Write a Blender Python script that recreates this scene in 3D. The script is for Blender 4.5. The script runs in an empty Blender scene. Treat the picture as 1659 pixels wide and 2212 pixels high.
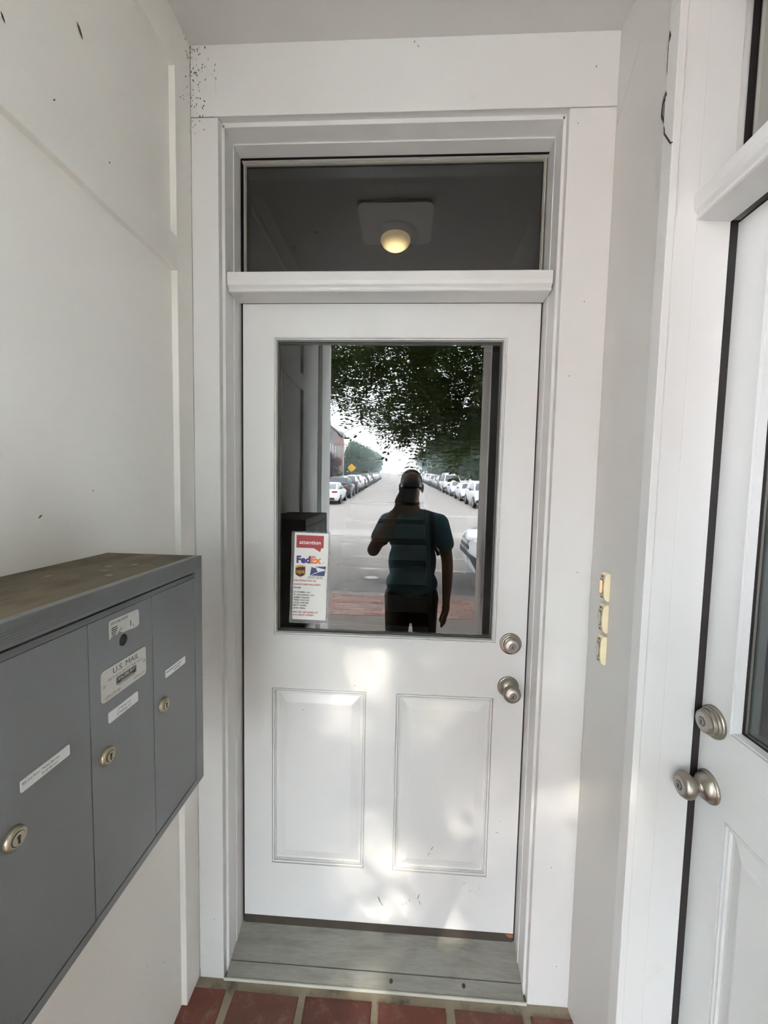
import bpy, bmesh, math, random
from mathutils import Vector, Matrix, noise

random.seed(7)
scene = bpy.context.scene
COL = scene.collection

# ------------------------------------------------------------------ camera, sky, sun, exposure
def cam_rot(rx, ry, rz):
    Rx = Matrix.Rotation(rx, 3, 'X'); Ry = Matrix.Rotation(ry, 3, 'Y'); Rz = Matrix.Rotation(rz, 3, 'Z')
    return Rz @ Rx @ Ry
CAM = Vector((0.021922, -1.152951, 1.586555))
_R = cam_rot(-0.066082, -0.020377, 0.050464)
_r, _f, _u = _R.col[0], _R.col[1], _R.col[2]
cd = bpy.data.cameras.new('camera'); cam = bpy.data.objects.new('camera', cd); COL.objects.link(cam)
cam.matrix_world = Matrix(((_r[0], _u[0], -_f[0], CAM[0]), (_r[1], _u[1], -_f[1], CAM[1]),
                           (_r[2], _u[2], -_f[2], CAM[2]), (0, 0, 0, 1)))
cd.sensor_fit = 'VERTICAL'; cd.sensor_height = 36.0; cd.sensor_width = 27.0
cd.lens = 861.41 / 2212 * 36.0
cd.clip_start = 0.003; cd.clip_end = 800
scene.camera = cam

SKY = 24.0
w = bpy.data.worlds.new('world'); scene.world = w; w.use_nodes = True
bg = w.node_tree.nodes['Background']
bg.inputs['Color'].default_value = (0.87, 0.955, 1.04, 1); bg.inputs['Strength'].default_value = SKY

sd = bpy.data.lights.new('sun', 'SUN'); sun = bpy.data.objects.new('sun', sd); COL.objects.link(sun)
SUN_EL, SUN_AZ = math.radians(42), math.radians(10)
sdir = Vector((math.sin(SUN_AZ) * math.cos(SUN_EL), math.cos(SUN_AZ) * math.cos(SUN_EL), -math.sin(SUN_EL)))
sun.rotation_euler = sdir.to_track_quat('-Z', 'Y').to_euler()
sun.location = (-3, -20, 18)
sd.energy = 9.0; sd.angle = math.radians(0.75); sd.color = (1.0, 0.9, 0.76)

vs = scene.view_settings
vs.view_transform = 'Standard'; vs.look = 'None'; vs.gamma = 1.0; vs.use_curve_mapping = False
vs.exposure = 0.74
scene.cycles.caustics_reflective = False
scene.cycles.caustics_refractive = False
scene.cycles.sample_clamp_indirect = 12.0
scene.cycles.max_bounces = 9
scene.cycles.diffuse_bounces = 5
scene.cycles.transparent_max_bounces = 16
scene.cycles.adaptive_threshold = 0.02

# ------------------------------------------------------------------ materials
def mat(name, col, rough=0.5, metal=0.0, var=0.05, scale=6.0, bump=0.0, bscale=60.0, spec=0.5, coat=0.0,
        stain=None, stain_scale=3.0, stain_lo=0.55, stain_hi=0.7, emit=None, translucent=None, stretch=(1, 1, 1)):
    m = bpy.data.materials.new(name); m.use_nodes = True
    nt = m.node_tree; N = nt.nodes; L = nt.links
    b = N['Principled BSDF']
    b.inputs['Roughness'].default_value = rough; b.inputs['Metallic'].default_value = metal
    b.inputs['Specular IOR Level'].default_value = spec
    b.inputs['Coat Weight'].default_value = coat
    tc = N.new('ShaderNodeTexCoord'); mp = N.new('ShaderNodeMapping'); L.new(tc.outputs['Object'], mp.inputs['Vector'])
    mp.inputs['Scale'].default_value = stretch
    n = N.new('ShaderNodeTexNoise'); n.inputs['Scale'].default_value = scale; n.inputs['Detail'].default_value = 6
    L.new(mp.outputs[0], n.inputs['Vector'])
    mix = N.new('ShaderNodeMix'); mix.data_type = 'RGBA'
    c = Vector(col[:3])
    mix.inputs[6].default_value = (*[max(0, x * (1 - var)) for x in c], 1)
    mix.inputs[7].default_value = (*[min(1, x * (1 + var)) for x in c], 1)
    L.new(n.outputs['Fac'], mix.inputs[0])
    out = mix.outputs[2]
    if stain:
        n2 = N.new('ShaderNodeTexNoise'); n2.inputs['Scale'].default_value = stain_scale; n2.inputs['Detail'].default_value = 8
        n2.inputs['Roughness'].default_value = 0.65
        L.new(mp.outputs[0], n2.inputs['Vector'])
        mr = N.new('ShaderNodeMapRange'); mr.inputs[1].default_value = stain_lo; mr.inputs[2].default_value = stain_hi
        L.new(n2.outputs['Fac'], mr.inputs[0])
        m2 = N.new('ShaderNodeMix'); m2.data_type = 'RGBA'
        L.new(mr.outputs[0], m2.inputs[0]); L.new(out, m2.inputs[6]); m2.inputs[7].default_value = (*stain[:3], 1)
        out = m2.outputs[2]
    L.new(out, b.inputs['Base Color'])
    if bump:
        nb = N.new('ShaderNodeTexNoise'); nb.inputs['Scale'].default_value = bscale; nb.inputs['Detail'].default_value = 4
        L.new(mp.outputs[0], nb.inputs['Vector'])
        bp = N.new('ShaderNodeBump'); bp.inputs['Strength'].default_value = bump; bp.inputs['Distance'].default_value = 0.002
        L.new(nb.outputs['Fac'], bp.inputs['Height']); L.new(bp.outputs[0], b.inputs['Normal'])
    if emit:
        b.inputs['Emission Color'].default_value = (*emit[:3], 1); b.inputs['Emission Strength'].default_value = emit[3]
    if translucent:
        tr = N.new('ShaderNodeBsdfTranslucent'); tr.inputs['Color'].default_value = (*translucent[:3], 1)
        ms = N.new('ShaderNodeMixShader'); ms.inputs[0].default_value = translucent[3]
        o = N['Material Output']
        L.new(b.outputs[0], ms.inputs[1]); L.new(tr.outputs[0], ms.inputs[2]); L.new(ms.outputs[0], o.inputs['Surface'])
    return m

def glass_mat(name, r0=0.085, trans=(0.34, 0.37, 0.365)):
    """sealed tinted glazing: one mirror-like outer face whose reflectance follows Schlick, tinted transmission"""
    m = bpy.data.materials.new(name); m.use_nodes = True
    nt = m.node_tree; N = nt.nodes; L = nt.links
    N.remove(N['Principled BSDF'])
    lw = N.new('ShaderNodeLayerWeight'); lw.inputs['Blend'].default_value = 0.5      # facing = 1 - cos
    p5 = N.new('ShaderNodeMath'); p5.operation = 'POWER'; p5.inputs[1].default_value = 5.0
    L.new(lw.outputs['Facing'], p5.inputs[0])
    mr = N.new('ShaderNodeMapRange'); mr.inputs[3].default_value = r0; mr.inputs[4].default_value = 1.0
    L.new(p5.outputs[0], mr.inputs[0])
    t = N.new('ShaderNodeBsdfTransparent'); t.inputs['Color'].default_value = (*trans, 1)
    g = N.new('ShaderNodeBsdfGlossy'); g.inputs['Roughness'].default_value = 0.0; g.inputs['Color'].default_value = (1, 1, 1, 1)
    mx = N.new('ShaderNodeMixShader')
    L.new(mr.outputs[0], mx.inputs[0]); L.new(t.outputs[0], mx.inputs[1]); L.new(g.outputs[0], mx.inputs[2])
    L.new(mx.outputs[0], N['Material Output'].inputs['Surface'])
    return m

M = {}
M['paint'] = mat('white_paint', (0.70, 0.705, 0.70), 0.42, var=0.03, scale=2.5, bump=0.08, bscale=180, stain=(0.60, 0.58, 0.53), stain_scale=9, stain_lo=0.66, stain_hi=0.86)
M['wall'] = mat('cream_wall_paint', (0.83, 0.825, 0.785), 0.55, var=0.04, scale=1.6, bump=0.12, bscale=120)
M['rwall'] = mat('grey_white_wall_paint', (0.65, 0.65, 0.635), 0.5, var=0.03, scale=2, bump=0.1, bscale=150)
M['ceil'] = mat('ceiling_paint', (0.62, 0.615, 0.60), 0.6, var=0.04, scale=2, bump=0.1, bscale=90)
M['doorpaint'] = mat('door_paint', (0.71, 0.72, 0.72), 0.33, var=0.025, scale=3, bump=0.05, bscale=90, stain=(0.55, 0.54, 0.51), stain_scale=16, stain_lo=0.68, stain_hi=0.9)
M['rubber'] = mat('black_rubber', (0.012, 0.009, 0.010), 0.6, var=0.2)
M['gasket'] = mat('grey_gasket', (0.16, 0.155, 0.14), 0.5, var=0.1)
M['beige'] = mat('beige_stop', (0.42, 0.41, 0.36), 0.5)
M['glass'] = glass_mat('window_glass')
M['clear'] = bpy.data.materials.new('clear_glass_body'); M['clear'].use_nodes = True
_n = M['clear'].node_tree.nodes; _n.remove(_n['Principled BSDF']); M['clear'].node_tree.links.new(_n.new('ShaderNodeBsdfTransparent').outputs[0], _n['Material Output'].inputs['Surface'])
M['nickel'] = mat('satin_nickel', (0.36, 0.325, 0.28), 0.33, 1.0, var=0.06, scale=40)
M['nickel_face'] = mat('nickel_face', (0.52, 0.47, 0.44), 0.35, 1.0, var=0.04, scale=60)
M['cyl'] = mat('lock_cylinder', (0.30, 0.31, 0.33), 0.35, 0.9, var=0.08)
M['black'] = mat('black', (0.006, 0.006, 0.007), 0.5, var=0.1)
M['alu'] = mat('weathered_aluminium', (0.215, 0.21, 0.185), 0.5, 0.4, var=0.22, scale=34, bump=0.25, bscale=220, stretch=(0.8, 6, 6),
               stain=(0.15, 0.14, 0.115), stain_scale=9, stain_lo=0.46, stain_hi=0.72)
M['alu_lip'] = mat('bright_aluminium_lip', (0.55, 0.54, 0.48), 0.6, 0.0, var=0.1)
M['sweep'] = mat('dark_weathered_sweep', (0.045, 0.035, 0.026), 0.7, var=0.4, scale=20)
M['rust'] = mat('rust_wood', (0.28, 0.12, 0.035), 0.7, var=0.2, scale=40)
M['brick'] = mat('red_brick', (0.115, 0.033, 0.022), 0.7, var=0.35, scale=14, bump=0.5, bscale=140, stain=(0.20, 0.14, 0.10), stain_scale=20, stain_lo=0.55, stain_hi=0.75)
M['mortar'] = mat('mortar', (0.27, 0.23, 0.165), 0.9, var=0.3, scale=18, bump=0.6, bscale=90, stain=(0.07, 0.06, 0.04), stain_scale=9, stain_lo=0.52, stain_hi=0.68)
M['steel'] = mat('grey_mailbox_paint', (0.185, 0.197, 0.202), 0.42, 0.15, var=0.03, scale=5, bump=0.12, bscale=160, stretch=(1, 3, 0.12))
M['steel_top'] = mat('dirty_mailbox_top', (0.14, 0.115, 0.075), 0.8, 0.0, var=0.3, scale=7, stain=(0.055, 0.040, 0.024), stain_scale=9, stain_lo=0.45, stain_hi=0.65, stretch=(1, 0.6, 1))
M['brass'] = mat('dull_brass', (0.42, 0.37, 0.27), 0.35, 0.9, var=0.1, scale=50)
M['plate'] = mat('metal_label_plate', (0.56, 0.55, 0.51), 0.4, 0.2, var=0.04)
M['label'] = mat('white_label', (0.76, 0.77, 0.77), 0.5, var=0.03)
M['oldlabel'] = mat('torn_silver_label', (0.56, 0.56, 0.53), 0.5, 0.1, var=0.15, scale=60, stain=(0.25, 0.25, 0.24), stain_scale=70, stain_lo=0.6, stain_hi=0.66)
M['ink'] = mat('black_ink', (0.012, 0.012, 0.014), 0.5, var=0.1)
M['greyink'] = mat('grey_ink', (0.08, 0.08, 0.08), 0.5, var=0.1)
M['redink'] = mat('red_ink', (0.36, 0.035, 0.035), 0.5, var=0.08)
M['paper'] = mat('sign_paper', (0.80, 0.82, 0.80), 0.35, var=0.02)
M['white'] = mat('white_print', (0.88, 0.88, 0.86), 0.4, var=0.02)
M['purple'] = mat('purple_ink', (0.055, 0.03, 0.20), 0.4, var=0.05)
M['orange'] = mat('orange_ink', (0.78, 0.17, 0.03), 0.4, var=0.05)
M['brown'] = mat('brown_ink', (0.045, 0.018, 0.008), 0.4, var=0.05)
M['gold'] = mat('gold_ink', (0.62, 0.32, 0.06), 0.4, var=0.05)
M['blue'] = mat('navy_ink', (0.012, 0.022, 0.11), 0.4, var=0.05)
M['cream'] = mat('aged_cream_plastic', (0.86, 0.76, 0.52), 0.35, var=0.08, scale=30)
M['cream_face'] = mat('tarnished_bell_face', (0.46, 0.42, 0.32), 0.4, 0.2, var=0.1, scale=40)
M['glowbtn'] = mat('lit_bell_button', (0.9, 0.5, 0.35), 0.4, emit=(1.0, 0.42, 0.2, 0.6))
M['button'] = mat('pale_bell_button', (0.62, 0.60, 0.55), 0.4)
M['dirt'] = mat('dark_dirt', (0.035, 0.028, 0.02), 0.9, var=0.3)
M['husk'] = mat('brown_husk', (0.10, 0.045, 0.03), 0.8, var=0.3)
M['crack'] = mat('crack_shadow', (0.02, 0.015, 0.018), 0.9, var=0.2)
M['peel'] = mat('peeling_paint', (0.22, 0.205, 0.18), 0.8, var=0.3, scale=60)

def clear_plastic(name):
    m = bpy.data.materials.new(name); m.use_nodes = True
    N = m.node_tree.nodes; L = m.node_tree.links
    b = N['Principled BSDF']; b.inputs['Base Color'].default_value = (0.7, 0.72, 0.7, 1); b.inputs['Roughness'].default_value = 0.2
    t = N.new('ShaderNodeBsdfTransparent'); mx = N.new('ShaderNodeMixShader')
    no = N.new('ShaderNodeTexNoise'); no.inputs['Scale'].default_value = 30
    mr = N.new('ShaderNodeMapRange'); mr.inputs[3].default_value = 0.05; mr.inputs[4].default_value = 0.25
    L.new(no.outputs['Fac'], mr.inputs[0]); L.new(mr.outputs[0], mx.inputs[0])
    L.new(t.outputs[0], mx.inputs[1]); L.new(b.outputs[0], mx.inputs[2]); L.new(mx.outputs[0], N['Material Output'].inputs['Surface'])
    return m
M['sleeve'] = clear_plastic('clear_sleeve')

# ------------------------------------------------------------------ mesh helpers
class Frame:
    def __init__(s, o, u, v, n): s.o, s.u, s.v, s.n = Vector(o), Vector(u), Vector(v), Vector(n)
    def __call__(s, a, b, c=0.0): return s.o + s.u * a + s.v * b + s.n * c
FRONT = lambda o: Frame(o, (1, 0, 0), (0, 0, 1), (0, -1, 0))      # surfaces that face the street
RIGHT = lambda o: Frame(o, (0, -1, 0), (0, 0, 1), (-1, 0, 0))     # on the wall that faces -x
LEFT = lambda o: Frame(o, (0, 1, 0), (0, 0, 1), (1, 0, 0))        # on the wall that faces +x
WORLD = Frame((0, 0, 0), (1, 0, 0), (0, 1, 0), (0, 0, 1))

class MB:
    def __init__(s): s.v = []; s.f = []
    def add(s, vs, fs):
        k = len(s.v); s.v += [Vector(v) for v in vs]; s.f += [[i + k for i in f] for f in fs]; return s
    def box(s, x0, x1, y0, y1, z0, z1):
        v = [(x, y, z) for z in (z0, z1) for y in (y0, y1) for x in (x0, x1)]
        return s.add(v, [(0, 2, 3, 1), (4, 5, 7, 6), (0, 1, 5, 4), (2, 6, 7, 3), (0, 4, 6, 2), (1, 3, 7, 5)])
    def fbox(s, F, u0, u1, v0, v1, n0, n1):
        v = [F(a, b, c) for c in (n0, n1) for b in (v0, v1) for a in (u0, u1)]
        return s.add(v, [(0, 2, 3, 1), (4, 5, 7, 6), (0, 1, 5, 4), (2, 6, 7, 3), (0, 4, 6, 2), (1, 3, 7, 5)])
    def poly(s, F, pts, n=0.0):
        return s.add([F(a, b, n) for a, b in pts], [list(range(len(pts)))])
    def prism(s, F, pts, n0, n1):
        k = len(pts)
        v = [F(a, b, n0) for a, b in pts] + [F(a, b, n1) for a, b in pts]
        fs = [list(range(k))[::-1], list(range(k, 2 * k))] + [(i, (i + 1) % k, k + (i + 1) % k, k + i) for i in range(k)]
        return s.add(v, fs)
    def rings(s, F, rect, prof, fill=True):
        u0, u1, v0, v1 = rect; k = []
        for ins, n in prof:
            b = len(s.v); k.append(b)
            s.v += [F(u0 + ins, v0 + ins, n), F(u1 - ins, v0 + ins, n), F(u1 - ins, v1 - ins, n), F(u0 + ins, v1 - ins, n)]
        for a, b in zip(k, k[1:]):
            for i in range(4): s.f.append([a + i, a + (i + 1) % 4, b + (i + 1) % 4, b + i])
        if fill: s.f.append([k[-1] + i for i in range(4)])
        return s
    def lathe(s, F, prof, seg=40, cap=True):
        k = []
        for r, n in prof:
            k.append(len(s.v)); s.v += [F(r * math.cos(2 * math.pi * i / seg), r * math.sin(2 * math.pi * i / seg), n) for i in range(seg)]
        for a, b in zip(k, k[1:]):
            for i in range(seg): s.f.append([a + i, a + (i + 1) % seg, b + (i + 1) % seg, b + i])
        if cap:
            s.f.append([k[-1] + i for i in range(seg)]); s.f.append([k[0] + i for i in range(seg)][::-1])
        return s
    def tube(s, pts, rad, seg=8):
        pts = [Vector(p) for p in pts]; k = []
        for i, p in enumerate(pts):
            t = (pts[min(i + 1, len(pts) - 1)] - pts[max(i - 1, 0)]).normalized()
            a = t.cross(Vector((0, 0, 1)) if abs(t.z) < 0.95 else Vector((1, 0, 0))).normalized(); b = t.cross(a)
            r = rad[i] if isinstance(rad, (list, tuple)) else rad
            k.append(len(s.v)); s.v += [p + (a * math.cos(2 * math.pi * j / seg) + b * math.sin(2 * math.pi * j / seg)) * r for j in range(seg)]
        for a, b in zip(k, k[1:]):
            for j in range(seg): s.f.append([a + j, a + (j + 1) % seg, b + (j + 1) % seg, b + j])
        s.f.append([k[0] + j for j in range(seg)][::-1]); s.f.append([k[-1] + j for j in range(seg)])
        return s
    def mesh(s, name, m, base=(0, 0, 0), smooth=False, crease=38):
        me = bpy.data.meshes.new(name); b = Vector(base)
        me.from_pydata([v - b for v in s.v], [], s.f); me.update()
        bm = bmesh.new(); bm.from_mesh(me); bmesh.ops.recalc_face_normals(bm, faces=bm.faces); bm.to_mesh(me); bm.free()
        if m is not None: me.materials.append(m)
        if smooth:
            me.polygons.foreach_set('use_smooth', [True] * len(me.polygons))
            me.set_sharp_from_angle(angle=math.radians(crease))
        return me
    def build(s, name, m, parent=None, base=None, smooth=False, bevel=0.0, crease=38):
        root = parent
        while root is not None and root.parent is not None: root = root.parent
        if base is None: base = root.location if root is not None else (0, 0, 0)
        o = bpy.data.objects.new(name, s.mesh(name, m, base, smooth, crease)); COL.objects.link(o)
        if parent is not None: o.parent = parent
        else: o.location = base
        if bevel:
            md = o.modifiers.new('soft_edges', 'BEVEL'); md.width = bevel; md.segments = 2; md.limit_method = 'ANGLE'
        return o

def pane(F, u0, u1, v0, v1, parent, th=0.004):
    mb = MB().fbox(F, u0, u1, v0, v1, -th, 0.0)
    o = mb.build('pane', M['glass'], parent); o.data.materials.append(M['clear'])
    for p in o.data.polygons: p.material_index = 0 if p.normal.dot(F.n) > .9 else 1
    return o
def tag(o, label=None, cat=None, group=None, kind=None):
    if label: o['label'] = label
    if cat: o['category'] = cat
    if group: o['group'] = group
    if kind: o['kind'] = kind
    return o
def empty(name, loc, label=None, cat=None, group=None, kind=None, rz=0.0):
    o = bpy.data.objects.new(name, None); COL.objects.link(o); o.location = loc; o.rotation_euler = (0, 0, rz)
    o.empty_display_size = 0.05
    return tag(o, label, cat, group, kind)
def copy_tree(o, parent=None):
    c = o.copy(); COL.objects.link(c); c.parent = parent
    for ch in list(o.children): copy_tree(ch, c)
    return c
def S(o, label=None):
    o['kind'] = 'structure'
    if label: o['label'] = label
    return o

_tc = bpy.data.curves.new('t', 'FONT'); _to = bpy.data.objects.new('t', _tc); COL.objects.link(_to)
def text(F, s, u0, u1, v, h, m, parent, n=0.0004, bold=0.0, name='lettering', shear=0.0, tw=None):
    """one line of lettering between u0 and u1 (fitted), baseline v, letter height h"""
    _tc.body = s; _tc.size = 1.0; _tc.offset = bold; _tc.shear = shear; _tc.resolution_u = 3; _tc.fill_mode = 'FRONT'
    bpy.context.view_layer.update()
    dg = bpy.context.evaluated_depsgraph_get()
    me = bpy.data.meshes.new_from_object(_to.evaluated_get(dg))
    vs_ = [v_.co.copy() for v_ in me.vertices]
    a0 = min(c.x for c in vs_); a1 = max(c.x for c in vs_)
    fs = [list(p.vertices) for p in me.polygons]
    bpy.data.meshes.remove(me)
    sx = (u1 - u0) / (a1 - a0); sy = h / 0.70
    mb = MB(); mb.add([F(u0 + (c.x - a0) * sx, v + c.y * sy, n) for c in vs_], fs)
    return mb.build(name, m, parent)

def rrect(u0, u1, v0, v1, r, k=5):
    pts = []
    for cx, cy, a0 in ((u1 - r, v0 + r, -90), (u1 - r, v1 - r, 0), (u0 + r, v1 - r, 90), (u0 + r, v0 + r, 180)):
        for i in range(k + 1):
            a = math.radians(a0 + 90 * i / k); pts.append((cx + r * math.cos(a), cy + r * math.sin(a)))
    return pts

# ------------------------------------------------------------------ key dimensions (metres)
XL, XR = -0.599, 0.560          # finished faces of the left and right walls
ZC = 2.788                      # ceiling
YD = 0.100                      # face of the facing door
DX0, DX1, DZ0, DZ1 = -0.4927, 0.4171, 0.108, 2.140
YG = 0.120                      # glass
YL, YRT = -1.80, -1.54          # street ends of the left and right walls
YJ = -0.262                     # jamb of the second door
XD2 = 0.692                     # face of the second door

# ------------------------------------------------------------------ structure: porch shell
# floor of bricks in mortar
fl = MB().box(-0.80, 0.80, -1.80, 0.165, -0.12, -0.004).build('floor', M['mortar'], base=(0, -0.9, -0.004)); S(fl, 'red brick porch floor with wide pale mortar joints')
bmesh_brick = []
for kk in range(4):
    b = MB(); L_, W_, T_ = 0.202, 0.094, 0.012
    b.box(-L_ / 2, L_ / 2, -W_ / 2, W_ / 2, -0.010, 0.0)
    b.v = [v + Vector((random.uniform(-1, 1) * .003, random.uniform(-1, 1) * .002, random.uniform(-.001, .002) if v.z > -.005 else 0)) for v in b.v]
    me = b.mesh('brick', M['brick'] if kk == 0 else mat('red_brick_%d' % kk, ((.135, .038, .024), (.095, .029, .020), (.120, .044, .030))[kk - 1], .7, var=.35, scale=14 + kk, bump=.5, bscale=140, stain=(.20, .14, .10), stain_scale=18 + kk, stain_lo=.55, stain_hi=.75)); bmesh_brick.append(me)
def lay_brick(parent, x, y, z, me, rz=0.0):
    o = bpy.data.objects.new('brick', me); COL.objects.link(o); o.parent = parent
    o.location = Vector((x, y, z)) - parent.location; o.rotation_euler = (0, 0, rz)
    return o
for r in range(15):
    y = -0.078 - 0.117 * r
    for k in range(-3, 4):
        x = 0.0825 + 0.2275 * k + (0.114 if r % 2 else 0)
        if XL - 0.06 < x < XR + 0.06: lay_brick(fl, x, y, 0.002, random.choice(bmesh_brick), random.uniform(-.01, .01))

# left wall: sunk panels between flat boards
wl = MB().box(-0.80, -0.616, YL, 0.10, -0.05, ZC).build('wall_left', M['wall'], base=(-0.70, -0.9, 0)); S(wl, 'cream panelled left wall of the porch')
def board(parent, name, *b, m='wall', bev=0.0012): return MB().box(*b).build(name, M[m], parent, bevel=bev)
board(wl, 'stile', -0.617, XL, -0.0765, 0.0, 0.0, ZC)
board(wl, 'rail', -0.617, XL, -1.02, -0.0765, 2.149, 2.236)
board(wl, 'top_rail', -0.617, XL, -1.50, -0.0765, 2.662, ZC)
board(wl, 'stile', -0.617, XL, -1.15, -1.02, 0.0, 2.662)
board(wl, 'corner_post', -0.80, -0.585, YL - 0.02, -1.50, -0.05, ZC)
sp = MB()
def speck(F, u, v, l, wd, ang, n=0.0012):
    c, s_ = math.cos(ang), math.sin(ang)
    P = [(-l, 0), (-l * .3, wd), (l * .5, wd * .8), (l, 0), (l * .4, -wd), (-l * .4, -wd * .7)]
    sp.add([F(u + a * c - b * s_, v + a * s_ + b * c, n) for a, b in P], [list(range(6))])
FL = LEFT((-0.616, 0, 0)); FLs = LEFT((XL, 0, 0))
for y, z, l, a in ((-.368, 2.437, .012, 2.2), (-.299, 2.252, .005, 1), (-.52, 2.296, .007, 2.1), (-.431, 2.157 + .1, .004, 1), (-.367, 1.564, .003, 1), (-.488, 1.52, .005, .7), (-.23, .33, .003, 1.4), (-.16, .25, .003, 1.6)):
    speck(FL, y, z, l, l * .3, a)
for _ in range(26): speck(FLs, -abs(random.gauss(0, .02)), 2.788 - abs(random.gauss(0, .16)), random.uniform(.001, .0045), random.uniform(.0008, .0016), random.uniform(0, 3))
tag(sp.build('dirt_specks', M['husk'], wl), kind='stuff')

# wall with the facing door
wb = MB()
wb.box(-0.80, -0.5135, 0.021, 0.16, -0.05, 2.95); wb.box(0.4285, 0.80, 0.021, 0.16, -0.05, 2.95); wb.box(-0.5135, 0.4285, 0.021, 0.16, 2.589, 2.95)
wb = wb.build('wall_back', M['paint'], base=(0, 0.08, 0)); S(wb, 'white wall around the facing door and transom')
board(wb, 'header_board', XL, XR, 0.0, 0.022, 2.602, ZC, m='paint')
board(wb, 'casing_board', XL, -0.5211, 0.0, 0.022, -0.012, 2.599, m='paint')
board(wb, 'casing_board', 0.4371, XR, 0.0, 0.022, -0.012, 2.599, m='paint')
# jambs with a rebate line
FJ = Frame((0, 0, -0.004), (1, 0, 0), (0, 1, 0), (0, 0, 1)); JH = 2.600
def jamb(name, pts): return MB().prism(FJ, pts, 0.0, JH).build(name, M['paint'], wb)
jamb('jamb', [(-.5180, .0205), (-.5120, .0205), (-.5065, .0635), (-.5180, .0635)]); jamb('jamb_stop', [(-.5180, .0640), (-.5040, .0640), (-.4990, .1300), (-.5180, .1300)])
jamb('jamb', [(.4330, .0205), (.4285, .0205), (.4250, .0635), (.4330, .0635)]); jamb('jamb_stop', [(.4330, .0640), (.4228, .0640), (.4215, .1300), (.4330, .1300)])
FHd = Frame((-0.5180, 0, 0), (0, 1, 0), (0, 0, 1), (1, 0, 0))
MB().prism(FHd, [(.0205, 2.600), (.0205, 2.5895), (.0635, 2.5800), (.0635, 2.600)], 0.0, .9510).build('head_jamb', M['paint'], wb)
MB().prism(FHd, [(.0640, 2.600), (.0640, 2.5765), (.1300, 2.5640), (.1300, 2.600)], 0.0, .9510).build('head_stop', M['paint'], wb)
sp = MB(); FB = FRONT((0, 0, 0))
for _ in range(60):
    speck(FB, XL + abs(random.gauss(0, .022)) + .001, 2.786 - abs(random.gauss(0, .1)), random.uniform(.001, .005), random.uniform(.0007, .0016), random.uniform(.8, 2.4), .0006)
for _ in range(10): speck(FB, XL + abs(random.gauss(0, .03)), 2.60 + random.gauss(0, .02), random.uniform(.002, .006), .001, random.uniform(0, 3), .0006)
for x, z in ((-.53, 2.72), (-.528, 2.735), (-.526, 2.70), (.02, 2.776), (.03, 2.765), (0.5, 2.70), (.46, 2.56), (.50, 2.1), (.52, 1.35), (.47, 1.9), (-.55, .2), (-.58, 1.0), (.49, .45), (.52, .13)):
    speck(FB, x, z, .004 if z > 2.6 else .0022, .001, random.uniform(1, 2), .0006)
tag(sp.build('dirt_specks', M['dirt'], wb), kind='stuff')

# transom bar: moulded profile swept across the opening
def bar_profile(F, length, parent, u0=0.0):
    prof = [(0.0, 0.0), (0.0, 0.052), (0.079, 0.052), (0.0815, 0.049), (0.082, 0.026), (0.079, 0.016), (0.072, 0.010), (0.071, 0.0075), (0.0735, 0.0055), (0.0735, 0.001), (0.070, -0.001), (0.005, -0.004)]
    mb = MB(); k = len(prof)
    v = [F(u0, z, n) for n, z in prof] + [F(u0 + length, z, n) for n, z in prof]
    mb.add(v, [list(range(k)), list(range(k, 2 * k))[::-1]] + [(i, (i + 1) % k, k + (i + 1) % k, k + i) for i in range(k)])
    return mb.build('transom_bar', M['paint'], parent)
bar_profile(FRONT((-0.5055, YD, 2.1435)), 0.9255, wb)

# transom window
tw = MB().rings(FRONT((0, YD, 0)), (-0.499, 0.423, 2.190, 2.568), [(0, 0.0), (0.0, -0.03), (0.006, -0.03), (0.006, -0.008)], fill=False).build('window_1', M['rubber'], base=(-0.04, YD, 2.19)); S(tw, 'dark transom window above the white door')
MB().rings(FRONT((0, YD, 0)), (-0.493, 0.417, 2.180, 2.562), [(0, -0.008), (0.004, -0.006), (0.006, -0.012), (0.006, -0.02)], fill=False).build('window_stop', M['beige'], tw)
pane(FRONT((0, YG - .002, 0)), -0.487, 0.411, 2.186, 2.557, tw)
sp = MB(); FT = FRONT((0, YG - .002, 0))
for u, v, l, a in ((-.272, 2.362, .0065, -.6), (-.338, 2.315, .010, 1.5), (-.165, 2.215, .006, 1.2), (-.40, 2.33, .0015, 0)): speck(FT, u, v, l, l * .35, a, .0008)
sp.tube([FT(-.245, 2.218, .001), FT(-.22, 2.217, .001), (FT(-.20, 2.208, .001)), FT(-.17, 2.216, .001), FT(-.155, 2.222, .001), FT(-.11, 2.219, .001)], .0004, 4)
sp.tube([FT(.305, 2.235, .001), FT(.325, 2.215, .001), FT(.34, 2.205, .001), FT(.365, 2.195, .001)], .0011, 4)
sp.tube([FT(.327, 2.211, .001), FT(.335, 2.206, .002), FT(.345, 2.214, .001)], .0009, 4)
tag(sp.build('cobweb_bits', M['dirt'], tw), kind='stuff')

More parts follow.
